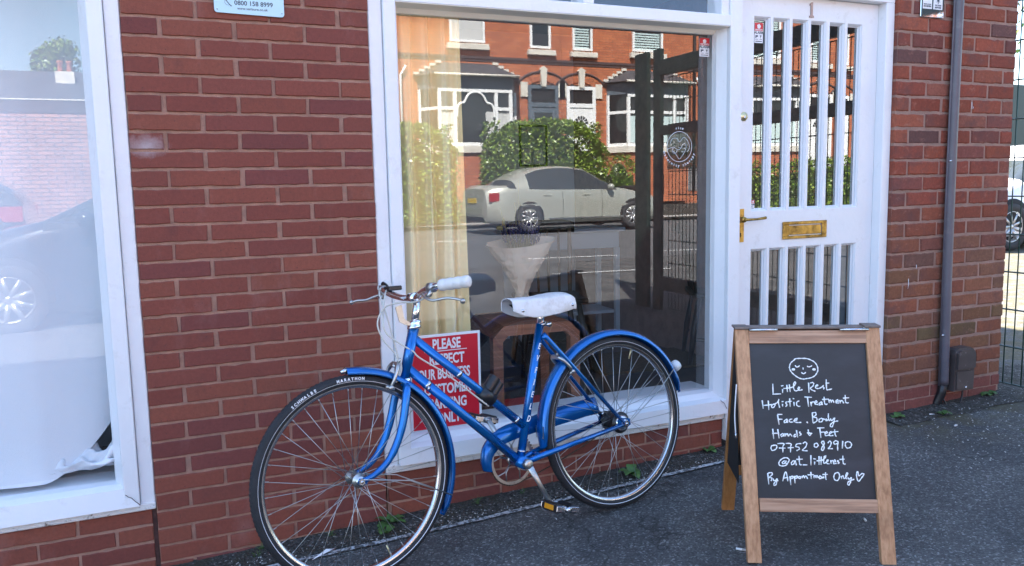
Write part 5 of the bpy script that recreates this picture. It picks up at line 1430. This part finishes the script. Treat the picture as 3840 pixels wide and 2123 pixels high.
# spindle-back chair
def chair(name, label, loc, rz, seatmat, spm, grp='dark wooden chairs in the shop'):
    t = thing(name, label, 'chair', loc, rz, grp)
    b = MB(); b.cbox(-.21, .21, -.20, .20, .435, .465, .008); b.build('seat', seatmat, t)
    for sx in (-1, 1):
        for sy in (-1, 1):
            b = MB(); b.tube([(sx * .155, sy * .15, .44), (sx * .185, sy * .185, .22), (sx * .205, sy * .21, 0)], [.016, .021, .013], 10); b.build('leg', seatmat, t)
    b = MB(); b.tube([(-.185, -.18, .17), (-.185, .18, .17)], .010, 8); b.tube([(.185, -.18, .17), (.185, .18, .17)], .010, 8); b.tube([(-.185, 0, .17), (.185, 0, .17)], .010, 8); b.build('stretcher', seatmat, t)
    for i in range(6):
        x = -.17 + .34 * i / 5; b = MB(); b.tube([(x, .17, .46), (x * 1.05, .20, .66), (x * 1.08, .235, .87)], [.008, .010, .007] if 0 < i < 5 else [.013, .017, .012], 8); b.build('spindle', spm, t)
    b = MB(); b.grid(lambda u, v: (-.22 + .44 * u, .235 + .03 * math.sin(u * math.pi) + .012, .84 + .085 * v * (1 - .25 * (2 * u - 1) ** 6)), 16, 4); o_ = b.build('back_rail', 'darkwood', t); mo = o_.modifiers.new('t', 'SOLIDIFY'); mo.thickness = .022
    return t
chair('spindle_chair', 'dark spindle-back chair behind the side table', (2.30, 1.68, .10), R(-16), 'darkwood', 'midwood')
chair('spindle_chair', 'dark green-black chair just inside the door right of the display window', (3.36, 1.35, .10), R(60), 'darkwood', 'darkwood')
# white shelf table against the back wall
t = thing('console_table', 'white console table with a low shelf against the rear wall of the shop', 'table', (2.90, 2.55, .10), R(-4))
b = MB(); b.cbox(-.50, .38, -.2, .2, .80, .83, .004); b.cbox(-.46, .34, -.17, .17, .68, .7995, .003); b.build('tabletop', 'innerwhite', t)
for sx in (-.46, .31):
    for sy in (-.17, .14): b = MB(); b.cbox(sx, sx + .035, sy, sy + .035, 0, .6795, .002); b.build('leg', 'innerwhite', t)
b = MB(); b.cbox(-.42, .305, -.16, .16, .19, .215, .003); b.build('shelf', 'innerwhite', t)
# picture on the rear wall
t = thing('picture_frame', 'small black framed window-like picture high on the rear wall of the shop', 'picture', (2.80, 3.178, 1.40))
b = MB(); b.cbox(0, .245, -.02, 0, 0, .012, .001); b.cbox(0, .245, -.02, 0, .318, .33, .001); b.cbox(0, .012, -.02, 0, .012, .318, .001); b.cbox(.233, .245, -.02, 0, .012, .318, .001); b.build('frame', 'black', t)
b = MB(); b.box(.012, .233, -.008, -.002, .012, .318); b.build('picture', 'greydoor', t)
b = MB(); b.box(.03, .10, -.012, -.009, .015, .14); b.box(.13, .21, -.012, -.009, .015, .13); b.build('print', 'signwhite', t)
b = MB(); b.cbox(-.42, .42, -.27, .27, .0, .018, .004); o = b.build('door_mat', 'coir'); o.location = (2.93, 1.55, .101); o.rotation_euler = (0, 0, R(-8)); tag(o, 'brown coir mat on the dark shop floor behind the rear wheel', 'mat')
b = MB(); b.tube([(-.07, 0, .03), (.07, 0, .03)], .030, 20); b.tube([(-.09, 0, .03), (-.07, 0, .03)], .012, 12); o = b.build('roller', 'olive'); o.location = (3.46, 2.38, .101); o.rotation_euler = (0, 0, R(-60)); tag(o, 'yellow-green plastic cylinder lying on the shop floor by the inner door', 'roller')

# ------------------------------------------------------------------ the far side of the street (seen in the glass)
FY = -18.8
def house_text(): pass
def facade_house(px, label):
    """one terraced house: bay window left of its door when px=+1, right when -1; origin at the bay centre on the facade"""
TR = {}
def sill(b, x0, x1, z0, z1): b.cbox(x0, x1, 0, .14, z0, z1, .01)
def sash(par, x0, x1, z0, z1, kind, y=.03):
    fr_ = MB(); f = .07
    fr_.cbox(x0, x1, y - .05, y + .03, z0, z0 + f, .004); fr_.cbox(x0, x1, y - .05, y + .03, z1 - f, z1, .004); fr_.cbox(x0, x0 + f, y - .05, y + .03, z0 + f, z1 - f, .004); fr_.cbox(x1 - f, x1, y - .05, y + .03, z0 + f, z1 - f, .004)
    F_ = fr_.build('window', 'upvc', par)
    g_ = MB(); g_.box(x0 + f, x1 - f, y - .03, y - .02, z0 + f, z1 - f); g_.build('pane', 'farglass', F_)
    if kind == 'blind':
        g_ = MB(); z = z0 + f
        while z < z1 - f - .04: g_.box(x0 + f + .01, x1 - f - .04, y - .018, y - .012, z, z + .045); z += .075
        g_.build('blind', 'blind', F_)
    if kind == 'net':
        g_ = MB(); g_.grid(lambda u, v: (x0 + f + .01 + (x1 - x0 - 2 * f - .02) * u, y - .012 + .006 * math.sin(u * 40 + 2 * v), z0 + f + .01 + .62 * (z1 - z0 - 2 * f) * v), 30, 6); g_.build('net_curtain', 'netcurtain', F_)
    return F_
def terrace(x_off, label, mirror=False, simple=False):
    T_ = thing('terraced_house', label, 'house', (x_off, FY, .35), 0, 'terraced houses across the street')
    s = -1 if mirror else 1
    def X(a, b): return (a, b) if s > 0 else (-b, -a)
    b = MB(); a0, a1 = X(-2.19, 2.975); b.box(a0, a1, -6, 0, -.35, 7.0); b.build('wall', 'terrace', T_)
    b = MB(); b.box(a0, a1, .002, .02, 0.6, 1.35); b.build('plinth', 'bluebrick', T_)
    b = MB(); b.box(a0, a1, .001, .045, 4.43, 4.50); b.box(a0, a1, .001, .02, 4.36, 4.40); b.build('string_course', 'darkbrick', T_)
    b = MB(); b.add([(a0, .35, 6.95), (a1, .35, 6.95), (a1, -3.2, 9.4), (a0, -3.2, 9.4), (a0, -6.3, 6.9), (a1, -6.3, 6.9)], [(0, 1, 2, 3), (3, 2, 5, 4)]); RF = b.build('roof', 'slate', T_)
    cb_ = MB(); c0, c1 = X(2.3, 2.95); cb_.box(c0, c1, -3.7, -2.9, 8.8, 10.3); cb_.build('chimney', 'terrace', RF)
    cb_ = MB()
    for k in range(3): cb_.lathe([(.13, 0), (.12, .2), (.11, .5), (.14, .55), (.14, .62), (.10, .62), (.10, .1)], 14, ((c0 + c1) / 2 + (k - 1) * .27, -3.3, 10.3), 'z')
    build_each(cb_, 'chimney_pot', 'terracotta', RF)
    # bay
    b = MB(); u0, u1 = -1.45, 1.45
    b.prism([(u0, 0), (u1, 0), (u1 - .35, .62), (u0 + .35, .62)], .30, 1.80, axis='z'); b.build('bay_wall', 'terrace', T_)
    b = MB(); b.prism([(u0 - .06, 0), (u1 + .06, 0), (u1 - .30, .70), (u0 + .30, .70)], 1.80, 1.98, axis='z'); b.build('bay_sill', 'stone', T_)
    b = MB(); b.prism([(u0, 0), (u1, 0), (u1 - .35, .60), (u0 + .35, .60)], 3.52, 3.86, axis='z'); b.build('fascia', 'greypaint', T_)
    b = MB(); e0, e1 = u0 - .15, u1 + .15
    b.add([(e0, .0, 3.88), (e1, .0, 3.88), (e1 - .36, .80, 3.88), (e0 + .36, .80, 3.88), (u0 + .75, .0, 4.30), (u1 - .75, .0, 4.30)], [(0, 3, 4), (3, 2, 5, 4), (2, 1, 5), (0, 1, 2, 3)]); b.build('bay_roof', 'slate', T_)
    b = MB()
    for k in range(5):
        for sg, ee in ((-1, e0), (1, e1)):
            x = ee + (-sg) * .16 * k + (-sg) * .02; b.box(min(x, x - sg * .17), max(x, x - sg * .17), .0, .06, 3.93 + .085 * k, 4.00 + .085 * k)
    b.tube([(e0 + .36, .82, 3.875), (e1 - .36, .82, 3.875)], .035, 8); b.build('roof_flashing', 'stone', T_)
    fr_ = MB(); z0, z1 = 1.98, 3.52
    for x0_, x1_ in ((-1.10, -1.0), (-.66, -.56), (.56, .66), (1.0, 1.10)): fr_.box(x0_, x1_, .54, .62, z0, z1)
    fr_.box(-1.10, 1.10, .54, .625, z0, z0 + .10); fr_.box(-1.10, 1.10, .54, .625, z1 - .08, z1); 
    for x0_, x1_ in ((-1.0, -.66), (.66, 1.0)): fr_.box(x0_, x1_, .545, .622, 2.95, 3.04)
    for sg in (-1, 1):
        fr_.add([(sg * 1.10, .60, z0), (sg * 1.45, .0, z0), (sg * 1.45, .0, z0 + .1), (sg * 1.10, .60, z0 + .1)], [(0, 1, 2, 3)]); fr_.add([(sg * 1.10, .60, 2.95), (sg * 1.45, .0, 2.95), (sg * 1.45, .0, 3.04), (sg * 1.10, .60, 3.04)], [(0, 1, 2, 3)])
        fr_.box(min(sg * 1.40, sg * 1.47), max(sg * 1.40, sg * 1.47), -.01, .08, z0, z1)
    # ogee arch in the middle light
    if not simple:
        arch = smooth_path([(-.55, .60, 2.75), (-.54, .60, 2.98), (-.46, .60, 3.12), (-.33, .60, 3.16), (-.27, .60, 3.28), (-.16, .60, 3.40), (0, .60, 3.44), (.16, .60, 3.40), (.27, .60, 3.28), (.33, .60, 3.16), (.46, .60, 3.12), (.54, .60, 2.98), (.55, .60, 2.75)], 4)
        fr_.tube(arch, .038, 8)
    else: fr_.box(-.56, .56, .545, .622, 2.95, 3.04)
    BW = fr_.build('bay_window', 'upvc', T_)
    g_ = MB(); g_.add([(-1.45, 0, z0), (-1.10, .56, z0), (1.10, .56, z0), (1.45, 0, z0), (-1.45, 0, z1), (-1.10, .56, z1), (1.10, .56, z1), (1.45, 0, z1)], [(0, 1, 5, 4), (1, 2, 6, 5), (2, 3, 7, 6)]); g_.build('pane', 'farglass', BW)
    g_ = MB()
    segs = ((-1.0, -.66), (.66, 1.0), (.30, .56)) if not simple else ((-1.0, -.66), (.66, 1.0), (-.56, .56))
    for x0_, x1_ in segs:
        g_.grid(lambda u, v: (x0_ + (x1_ - x0_) * u, .568 + .006 * math.sin(u * 19 + v * 2), z0 + .12 + (.82 if not simple else .80) * v), 16, 6)
    build_each(g_, 'net_curtain', 'netcurtain' if not simple else 'blind', BW)
    # upper windows
    a0, a1 = -.5 if not simple else -.55, .55; sash(T_, a0, a1, 4.86, 6.2, 'net' if not simple else 'blind')
    b = MB(); sill(b, a0 - .1, a1 + .1, 4.66, 4.82); b.build('window_sill', 'stone', T_)
    d0, d1 = X(1.95, 2.62); sash(T_, d0, d1, 4.80, 6.1, 'none' if not simple else 'blind')
    b = MB(); sill(b, d0 - .09, d1 + .13, 4.60, 4.75); b.build('window_sill', 'stone', T_)
    # door under its arch
    c0, c1 = X(1.86, 2.84); cm = (c0 + c1) / 2
    dm = 'upvc' if simple else 'greypaint'
    b = MB(); b.box(c0, c1, -.02, .012, 1.0, 3.80); b.build('door_recess', 'black', T_)
    b = MB(); b.box(c0, c0 + .10, .013, .06, 1.0, 3.76); b.box(c1 - .10, c1, .013, .06, 1.0, 3.76); b.box(c0 + .1, c1 - .1, .013, .06, 3.14, 3.26); b.box(c0 + .1, c1 - .1, .013, .055, 3.66, 3.76)
    DR = b.build('door_frame', dm, T_)
    b = MB(); b.box(c0 + .10, c1 - .10, .013, .035, 1.0, 3.14); DL = b.build('door', dm, T_)
    b = MB()
    if simple:
        for k in range(7):
            a_ = R(12 + 156 * k / 6)
            b.prism([(cm + .13 * math.cos(a_ - .16), 2.66 + .13 * math.sin(a_ - .16)), (cm + .24 * math.cos(a_ - .17), 2.66 + .24 * math.sin(a_ - .17)), (cm + .24 * math.cos(a_ + .17), 2.66 + .24 * math.sin(a_ + .17)), (cm + .13 * math.cos(a_ + .16), 2.66 + .13 * math.sin(a_ + .16))], .036, .040)
        b.lathe([(0, .040), (.08, .040), (.08, .036)], 20, (cm, 0, 2.70), 'y')
    else: b.box(c0 + .2, c1 - .2, .036, .040, 2.55, 2.98)
    b.build('door_glass', 'farglass', DL)
    b = MB(); n = 10; ri, ro = .62, .92; vs = []
    cz_ = 3.42
    for k in range(n):
        a_, a2_ = R(38 + 104 * k / n), R(38 + 104 * (k + 1) / n - .6)
        b.prism([(cm + ri * math.cos(a_), cz_ + ri * math.sin(a_) * .75), (cm + ro * math.cos(a_), cz_ + ro * math.sin(a_) * .75), (cm + ro * math.cos(a2_), cz_ + ro * math.sin(a2_) * .75), (cm + ri * math.cos(a2_), cz_ + ri * math.sin(a2_) * .75)], .001, .03)
    b.build('door_arch', 'terrace', T_)
    b = MB(); b.tube([(cm + .96 * math.cos(R(a_)), .03, cz_ + .96 * .75 * math.sin(R(a_))) for a_ in range(30, 151, 8)], .035, 6); b.build('hood_mould', 'darkbrick', T_)
    b = MB()
    for sg in (-1, 1): b.box(min(cm + sg * .50, cm + sg * .72), max(cm + sg * .50, cm + sg * .72), .001, .05, 3.42, 3.84)
    build_each(b, 'impost', 'stone', T_)
    b = MB(); b.prism([(cm - .07, 3.72), (cm + .07, 3.72), (cm + .10, 4.18), (cm + .13, 4.20), (cm, 4.30), (cm - .13, 4.20), (cm - .10, 4.18)], .001, .12)
    b.build('keystone', 'stone', T_)
    b = MB(); x = s * -1.72 * (1 if simple else -9); b.tube([(x, .08, .6), (x, .08, 7.0)], .05, 8); b.build('downpipe', 'black', T_)
    b = MB(); x = -s * 1.95; b.tube([(x, .08, 1.0), (x, .08, 3.9), (x + s * .15, .1, 4.15)], .035, 8); b.build('white_downpipe', 'upvc', T_)
    return T_
# pairs share a party wall at the doors
HX = [(8.50, False, False, 'orange brick terraced house opposite with an arched bay light and a grey door'), (14.46, True, True, 'orange brick terraced house opposite with pale blinds and a white sunburst door'),
      (18.85, False, True, 'third terraced house along, with pale blinds, seen in the door panes'), (24.81, True, True, 'farthest terraced house to the right across the street')]
for x, mr, sm, lb in HX: terrace(x, lb, mr, sm)
HW = thing('end_house', 'plain brick end house left of the terrace across the street', 'house', (4.5, FY, .35), 0, 'terraced houses across the street')
b = MB(); b.box(-3.0, 1.80, -6, 0, -.35, 7.0); b.build('wall', 'terrace', HW)
b = MB(); b.box(-3.0, 1.80, .001, .045, 4.43, 4.50); b.build('string_course', 'darkbrick', HW)
b = MB(); b.add([(-3.2, .35, 6.95), (1.80, .35, 6.95), (1.80, -3.2, 9.4), (-3.2, -3.2, 9.4), (-3.2, -6.3, 6.9), (1.80, -6.3, 6.9)], [(0, 1, 2, 3), (3, 2, 5, 4)]); b.build('roof', 'slate', HW)
# raised front gardens
b = MB(); b.box(2, 30, FY, -17.9, -.2, .55); b.build('front_gardens', 'verge', kind='structure')
# hedges
LC = [(.12, .20, .018), (.16, .25, .022), (.08, .14, .015), (.20, .29, .03), (.05, .09, .012), (.26, .33, .06), (.10, .17, .015)]
def hedge(x0, x1, y0, y1, z0, z1, n, label, s=.080, sq=4):
    t = thing('hedge', label, 'hedge', ((x0 + x1) / 2, (y0 + y1) / 2, z0), 0, 'hedges in front of the terrace')
    rx, ry, h = (x1 - x0) / 2, (y1 - y0) / 2, z1 - z0
    b = MB(); b.ellipsoid((0, -ry * .2, h * .45), (rx * .92, ry * .80, h * .50), 24, 12, col=(.045, .08, .016)); b.box(-rx * .88, rx * .88, -ry * .7, ry * .55, 0, h * .72, col=(.045, .08, .016)); b.build('dark_core', 'leaf', t)  # solid dark core added to close the gaps between the leaves
    b = MB()
    for i in range(n):
        a = rnd.uniform(0, 2 * math.pi); e = rnd.uniform(-.05, 1) 
        th = rnd.uniform(-.15, math.pi / 2); q = abs(math.cos(a)) ** .35 * (1 if math.cos(a) > 0 else -1), abs(math.sin(a)) ** .5 * (1 if math.sin(a) > 0 else -1)
        cz_ = rnd.random(); top = rnd.random() < .35
        if top: px_, py_ = rnd.uniform(-1, 1), rnd.uniform(-.2, 1); p = Vector((px_ * rx, py_ * ry, h * (1 - .26 * abs(px_) ** 3.4 - .12 * py_ ** 4)))
        elif rnd.random() < .72:
            u_ = rnd.uniform(-1, 1); p = Vector((u_ * rx * (1 - .10 * cz_ ** 3), ry * (1 - .5 * u_ ** 6 - .25 * cz_ ** 4), h * cz_ * (1 - .26 * abs(u_) ** 3.4)))
        else:
            v_ = rnd.uniform(-1, 1); p = Vector((rnd.choice((-1, 1)) * rx * (1 - .12 * cz_ ** 3), v_ * ry, h * cz_))
        nz = noise.noise(p * 1.6) * .16 + noise.noise(p * 4.5) * .09
        nrm = Vector((p.x / rx, p.y / ry, (p.z / h) - .3)).normalized(); p = p + nrm * (nz * .8 + .06 + rnd.uniform(-.07, .09))
        d = Vector((rnd.gauss(0, 1), rnd.gauss(0, 1), rnd.gauss(.3, .8))).normalized(); l = s * rnd.uniform(.7, 1.5)
        w_ = d.cross(Vector((rnd.gauss(0, 1), rnd.gauss(0, 1), rnd.gauss(0, 1)))).normalized() * l * .34
        c_ = rnd.choice(LC)
        b.add([p, p + d * l * .5 + w_, p + d * l, p + d * l * .5 - w_], [(0, 1, 2, 3)], jit(c_, .2))
    b.build('leaves', 'leaf', t)
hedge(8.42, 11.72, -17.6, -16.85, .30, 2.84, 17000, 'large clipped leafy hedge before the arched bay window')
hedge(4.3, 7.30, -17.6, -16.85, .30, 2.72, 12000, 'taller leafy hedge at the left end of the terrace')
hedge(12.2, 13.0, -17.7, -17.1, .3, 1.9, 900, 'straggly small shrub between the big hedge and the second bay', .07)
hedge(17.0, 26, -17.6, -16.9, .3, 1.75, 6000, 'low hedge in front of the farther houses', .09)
# ------------------------------------------------------------------ cars
def car(name, label, loc, rz, paint, prof, wheels, width, cat='car', grp='parked and passing cars', plate=True):
    """prof: list of (x, sill, belt, roof, w_low, w_belt, w_roof, cabin) front to back along +x = forward"""
    t = thing(name, label, cat, loc, rz, grp)
    prof = prof[::-1]
    b = MB(); gl = MB(); n = len(prof); ring = []
    def section(p):
        x, sl_, bl, rf, wl, wb_, wr, cab = p
        mid = sl_ + (bl - sl_) * .55; up_ = sl_ + (bl - sl_) * .86
        pts = [(wl * .90, sl_), (wl * .985, sl_ + .07), (wl * 1.0, mid), (wb_ * 1.01, up_), (wb_ * .985, bl)]
        if cab: pts += [((wb_ * .97 + wr) / 2 + .015, (bl + rf) / 2), (wr, rf - .05), (wr * .86, rf - .012), (wr * .45, rf), (0, rf + .006)]
        else: pts += [(wb_ * .93, bl + (rf - bl) * .5), (wb_ * .85, bl + (rf - bl) * .8), (wb_ * .68, rf - .004), (wb_ * .35, rf), (0, rf + .004)]
        full = [(x, -y, z) for y, z in pts] + [(x, y, z) for y, z in pts[::-1][1:]]
        return full
    secs = [section(p) for p in prof]; m = len(secs[0])
    vs = [v for s_ in secs for v in s_]
    fb = []; fg = []
    for i in range(n - 1):
        cab = prof[i][7] and prof[i + 1][7]; edge = bool(prof[i][7]) != bool(prof[i + 1][7])
        for k in range(m - 1):
            side = (k in (4, 5)) or (k in (m - 6, m - 7)); top = 6 <= k <= m - 8
            f = (i * m + k, (i + 1) * m + k, (i + 1) * m + k + 1, i * m + k + 1)
            if cab and side and prof[i][7] != 2 and prof[i + 1][7] != 2: fg.append(f)
            elif edge and (4 <= k <= m - 6): fg.append(f)
            else: fb.append(f)
    fb += [tuple(range(m)), tuple((n - 1) * m + k for k in range(m))[::-1]]
    b.add(vs, fb, smooth=True); gl.add(vs, fg, smooth=True)
    BD = b.build('body', paint, t); gl.build('windows', 'carglass', t)
    for md in (BD,):
        mm_ = md.modifiers.new('ns', 'EDGE_SPLIT'); mm_.split_angle = R(40)
    for wx, wr_ in wheels:
        for sg in (-1, 1):
            y = sg * (width / 2 - .10)
            w = MB(); w.lathe([(wr_ * .68, -.09 * sg + .0), (wr_ * .95, -.10 * sg), (wr_, -.06 * sg), (wr_, .07 * sg), (wr_ * .96, .105 * sg), (wr_ * .70, .108 * sg), (wr_ * .66, .09 * sg)], 40, (wx, y, wr_), 'y'); WO = w.build('wheel', 'tyre', t)
            w = MB(); w.lathe([(wr_ * .66, .085 * sg), (wr_ * .64, .10 * sg), (wr_ * .60, .085 * sg), (wr_ * .58, .0)], 40, (wx, y, wr_), 'y')
            for k in range(9):
                a = R(40 * k); 
                w.tube([(wx + .035 * math.cos(a), y + .085 * sg, wr_ + .035 * math.sin(a)), (wx + wr_ * .62 * math.cos(a), y + .088 * sg, wr_ + wr_ * .62 * math.sin(a))], [.030, .020], 6, flat=.6, up=(0, 1, 0))
            w.lathe([(0, .10 * sg), (.05, .098 * sg), (.055, .08 * sg)], 20, (wx, y, wr_), 'y'); w.build('rim', 'wheelrim', WO)
            w = MB(); w.lathe([(0, .03 * sg), (wr_ * .6, .03 * sg)], 24, (wx, y, wr_), 'y'); w.build('brake_disc', 'black', WO)
            w = MB(); w.lathe([(wr_ * .9, .003 * sg), (wr_ * 1.13, .003 * sg), (wr_ * 1.15, -.01 * sg)], 36, (wx, sg * (width / 2 - .004), wr_ + .01), 'y', a0=-8, a1=188); w.lathe([(0, 0), (wr_ * 1.12, 0)], 36, (wx, sg * (width / 2 - .006), wr_ + .01), 'y', a0=-8, a1=188); w.build('wheel_arch', 'black', t)
    return t
def side(t, width, x, z, w, h, name, m, d=.012, yoff=0):
    for sg in (-1, 1):
        b = MB(); y = sg * (width / 2 + yoff); b.cbox(x, x + w, min(y, y + sg * d), max(y, y + sg * d), z, z + h, min(.006, h / 3)); b.build(name, m, t)
S_ = [(2.33, .30, .52, .60, .50, .50, .4, 0), (2.25, .22, .58, .68, .74, .70, .4, 0), (1.95, .20, .66, .80, .86, .80, .4, 0), (1.30, .19, .82, .93, .88, .85, .5, 0), (.95, .19, .90, .97, .88, .865, .60, 0), (.55, .19, .92, 1.22, .88, .87, .64, 1), (.20, .19, .925, 1.40, .88, .87, .62, 1), (-.20, .19, .93, 1.465, .88, .87, .61, 1), (-.60, .19, .935, 1.47, .88, .87, .61, 1), (-1.0, .19, .945, 1.43, .88, .865, .60, 1), (-1.30, .19, .955, 1.33, .88, .86, .60, 1), (-1.62, .20, .97, 1.17, .88, .855, .62, 2), (-1.80, .20, .98, 1.05, .88, .84, .66, 0), (-2.15, .22, .95, 1.06, .84, .78, .5, 0), (-2.30, .24, .86, .98, .78, .70, .5, 0), (-2.34, .36, .66, .74, .66, .6, .5, 0)]
C1 = car('silver_saloon', 'silver four-door saloon on the far side of the road, reflected in the big window', (9.15, -14.3, .19), 0, 'carsilver', S_, [(1.38, .316), (-1.32, .316)], 1.76)
side(C1, 1.76, -.98, .80, .20, .032, 'door_handle', 'carsilver', .02, -.008); side(C1, 1.76, .02, .795, .20, .032, 'door_handle', 'carsilver', .02, -.008)
side(C1, 1.76, -.85, .275, 1.95, .028, 'sill_trim', 'chrome', .006, .002)
side(C1, 1.76, -2.27, .70, .24, .19, 'tail_lamp', 'taillamp', .03, -.075)
b = MB(); b.cbox(-2.345, -2.30, -.60, .60, .40, .56, .01); b.build('bumper', 'carsilver', C1)
b = MB(); b.cbox(-2.352, -2.346, -.26, .26, .66, .77, .002); b.build('number_plate', 'yellowplate', C1)
b = MB()
for sg in (-1, 1): b.ellipsoid((.72, sg * .96, .98), (.08, .10, .07), 12, 8)
build_each(b, 'door_mirror', 'carsilver', C1)
b = MB()
for xx in (-.50, .52):
    for sg in (-1, 1): b.tube([(xx, sg * .886, .90), (xx + .02, sg * .889, .6), (xx, sg * .886, .30)], .004, 4)
for sg in (-1, 1): b.tube([(-.05, sg * .80, .93), (-.07, sg * .71, 1.2), (-.08, sg * .63, 1.43)], .022, 6)
b.build('door_gap', 'black', C1)
HT = [(2.0, .30, .50, .62, .55, .55, .4, 0), (1.92, .2, .60, .72, .76, .72, .4, 0), (1.55, .19, .74, .88, .86, .82, .4, 0), (1.05, .18, .90, .99, .88, .86, .6, 0), (.55, .18, .94, 1.24, .88, .87, .62, 1), (.15, .18, .95, 1.42, .88, .87, .62, 1), (-.3, .18, .96, 1.48, .88, .87, .61, 1), (-1.0, .18, .98, 1.47, .88, .87, .60, 1), (-1.5, .18, 1.0, 1.40, .87, .86, .60, 1), (-1.85, .2, 1.0, 1.20, .84, .80, .60, 1), (-1.98, .24, .95, 1.02, .80, .74, .5, 0), (-2.02, .34, .60, .68, .72, .7, .5, 0)]
C2 = car('dark_hatchback', 'dark hatchback parked close to the shop, mirrored in the left window', (.25, -6.0, .03), math.pi, 'cardark', HT, [(1.35, .315), (-1.25, .315)], 1.76)
side(C2, 1.76, -.72, .80, .20, .03, 'door_handle', 'cardark', .02, -.008); side(C2, 1.76, -.9, .965, 1.9, .014, 'window_trim', 'chrome', .008, -.012)
b = MB()
for sg in (-1, 1): b.ellipsoid((.70, sg * .96, 1.0), (.09, .10, .075), 12, 8)
build_each(b, 'door_mirror', 'cardark', C2)
C3 = car('dark_estate', 'dark car with a red tail lamp parked farther off, mirrored in the left window', (-3.4, -10.0, .12), math.pi, 'cardark', HT, [(1.35, .315), (-1.25, .315)], 1.76)
side(C3, 1.76, -1.99, .78, .30, .20, 'tail_lamp', 'taillamp', .03, -.075)
W4 = [(x * 1.05, s_, bl * 1.05, rf * 1.10, wl * 1.05, wb_ * 1.05, wr * 1.1, c_) for x, s_, bl, rf, wl, wb_, wr, c_ in HT]
C4 = car('white_suv', 'white car parked in the sunny yard beyond the mesh fence', (13.3, 6.2, .12), R(180), 'carwhite', W4, [(1.42, .36), (-1.3, .36)], 1.84)
side(C4, 1.84, 1.75, .84, .30, .10, 'headlamp', 'farglass', .02, -.09)
# yard behind the fence
b = MB(); b.cbox(9.0, 22, 8.6, 8.75, 0, 3.1, .01); tag(b.build('dark_fence', 'gategreen'), 'tall dark close-boarded fence behind the white car', 'fence')
def tree(x, y, h, cr_, n, label, z0=0):
    t = thing('tree', label, 'tree', (x, y, z0), 0)
    b = MB(); b.tube([(0, 0, 0), (.1, 0, h * .4), (0, .1, h * .8)], [.22, .16, .06], 10)
    for k in range(7):
        a = k * .9; b.tube([(0, 0, h * (.35 + .06 * k)), (cr_ * .6 * math.cos(a), cr_ * .6 * math.sin(a), h * (.5 + .06 * k))], [.07, .02], 6)
    b.build('trunk', 'bark', t)
    b = MB(); blobs = [(Vector((rnd.gauss(0, cr_ * .36), rnd.gauss(0, cr_ * .36), h * rnd.uniform(.45, .97))), cr_ * rnd.uniform(.45, .75)) for _ in range(30)]
    for i in range(n):
        c, r_ = rnd.choice(blobs); d = Vector((rnd.gauss(0, 1), rnd.gauss(0, 1), rnd.gauss(0, 1))).normalized(); p = c + d * r_ * rnd.uniform(.6, 1.05)
        u_ = Vector((rnd.gauss(0, 1), rnd.gauss(0, 1), rnd.gauss(0, 1))).normalized() * .11; w_ = u_.cross(d).normalized() * .06
        b.add([p, p + u_ * .5 + w_, p + u_, p + u_ * .5 - w_], [(0, 1, 2, 3)], jit(rnd.choice(LC), .3))
    b.build('crown', 'leaf', t)
tree(16, 12.0, 8.5, 2.6, 9000, 'sunlit leafy tree above the dark fence behind the white car')
tree(-2.55, -30, 6.4, .75, 6000, 'tall dark tree behind the low building, mirrored in the left window')
# low brick building opposite on the left
LB = thing('low_building', 'low pinkish brick building with slate roof across the road, mirrored in the left window', 'building', (-6, -15.3, 0))
b = MB(); b.box(-9, 8.2, -7, 0, -.2, 3.05); b.build('wall', 'pinkbrick', LB)
b = MB(); b.box(-9, 8.2, .001, .012, 2.80, 3.05); b.build('parapet_band', 'darkbrick', LB)
b = MB(); b.box(-9.05, 8.25, -.2, .03, 3.05, 3.075); b.build('coping', 'stone', LB)
b = MB(); b.add([(-9, -1.2, 3.1), (8.2, -1.2, 3.1), (8.2, -3.2, 4.0), (-9, -3.2, 4.0), (8.2, -5, 3.1), (-9, -5, 3.1)], [(0, 1, 2, 3), (3, 2, 4, 5)]); RF = b.build('roof', 'slate', LB)
b = MB(); b.box(4.42, 4.80, -2.75, -2.45, 3.4, 3.92); b.build('chimney', 'stone', RF)
b = MB()
for x in (4.52, 4.70): b.lathe([(.055, 0), (.05, .18), (.065, .2), (.065, .24), (.045, .24), (.045, 0)], 14, (x, -2.6, 3.92), 'z')
build_each(b, 'chimney_pot', 'terracotta', RF)
b = MB(); b.tube([(2.2, -1.3, 3.15), (2.7, -2.6, 4.0)], .09, 6); b.build('roof_verge', 'stone', RF)
# wheelie bin by the far kerb
t = thing('wheelie_bin', 'black wheelie bin standing by the far houses', 'bin', (12.6, -17.1, .12), 0)
b = MB(); b.prism([(-.22, 0), (.22, 0), (.28, .95), (-.28, .95)], -.25, .28); b.build('body', 'blackplastic', t)
b = MB(); b.cbox(-.31, .31, -.30, .34, .955, 1.04, .02); b.build('lid', 'blackplastic', t)

# ------------------------------------------------------------------ render settings
scene.render.engine = 'CYCLES'
scene.cycles.max_bounces = 10; scene.cycles.transparent_max_bounces = 24; scene.cycles.glossy_bounces = 5; scene.cycles.sample_clamp_indirect = 6
scene.render.resolution_x = 1024; scene.render.resolution_y = 566
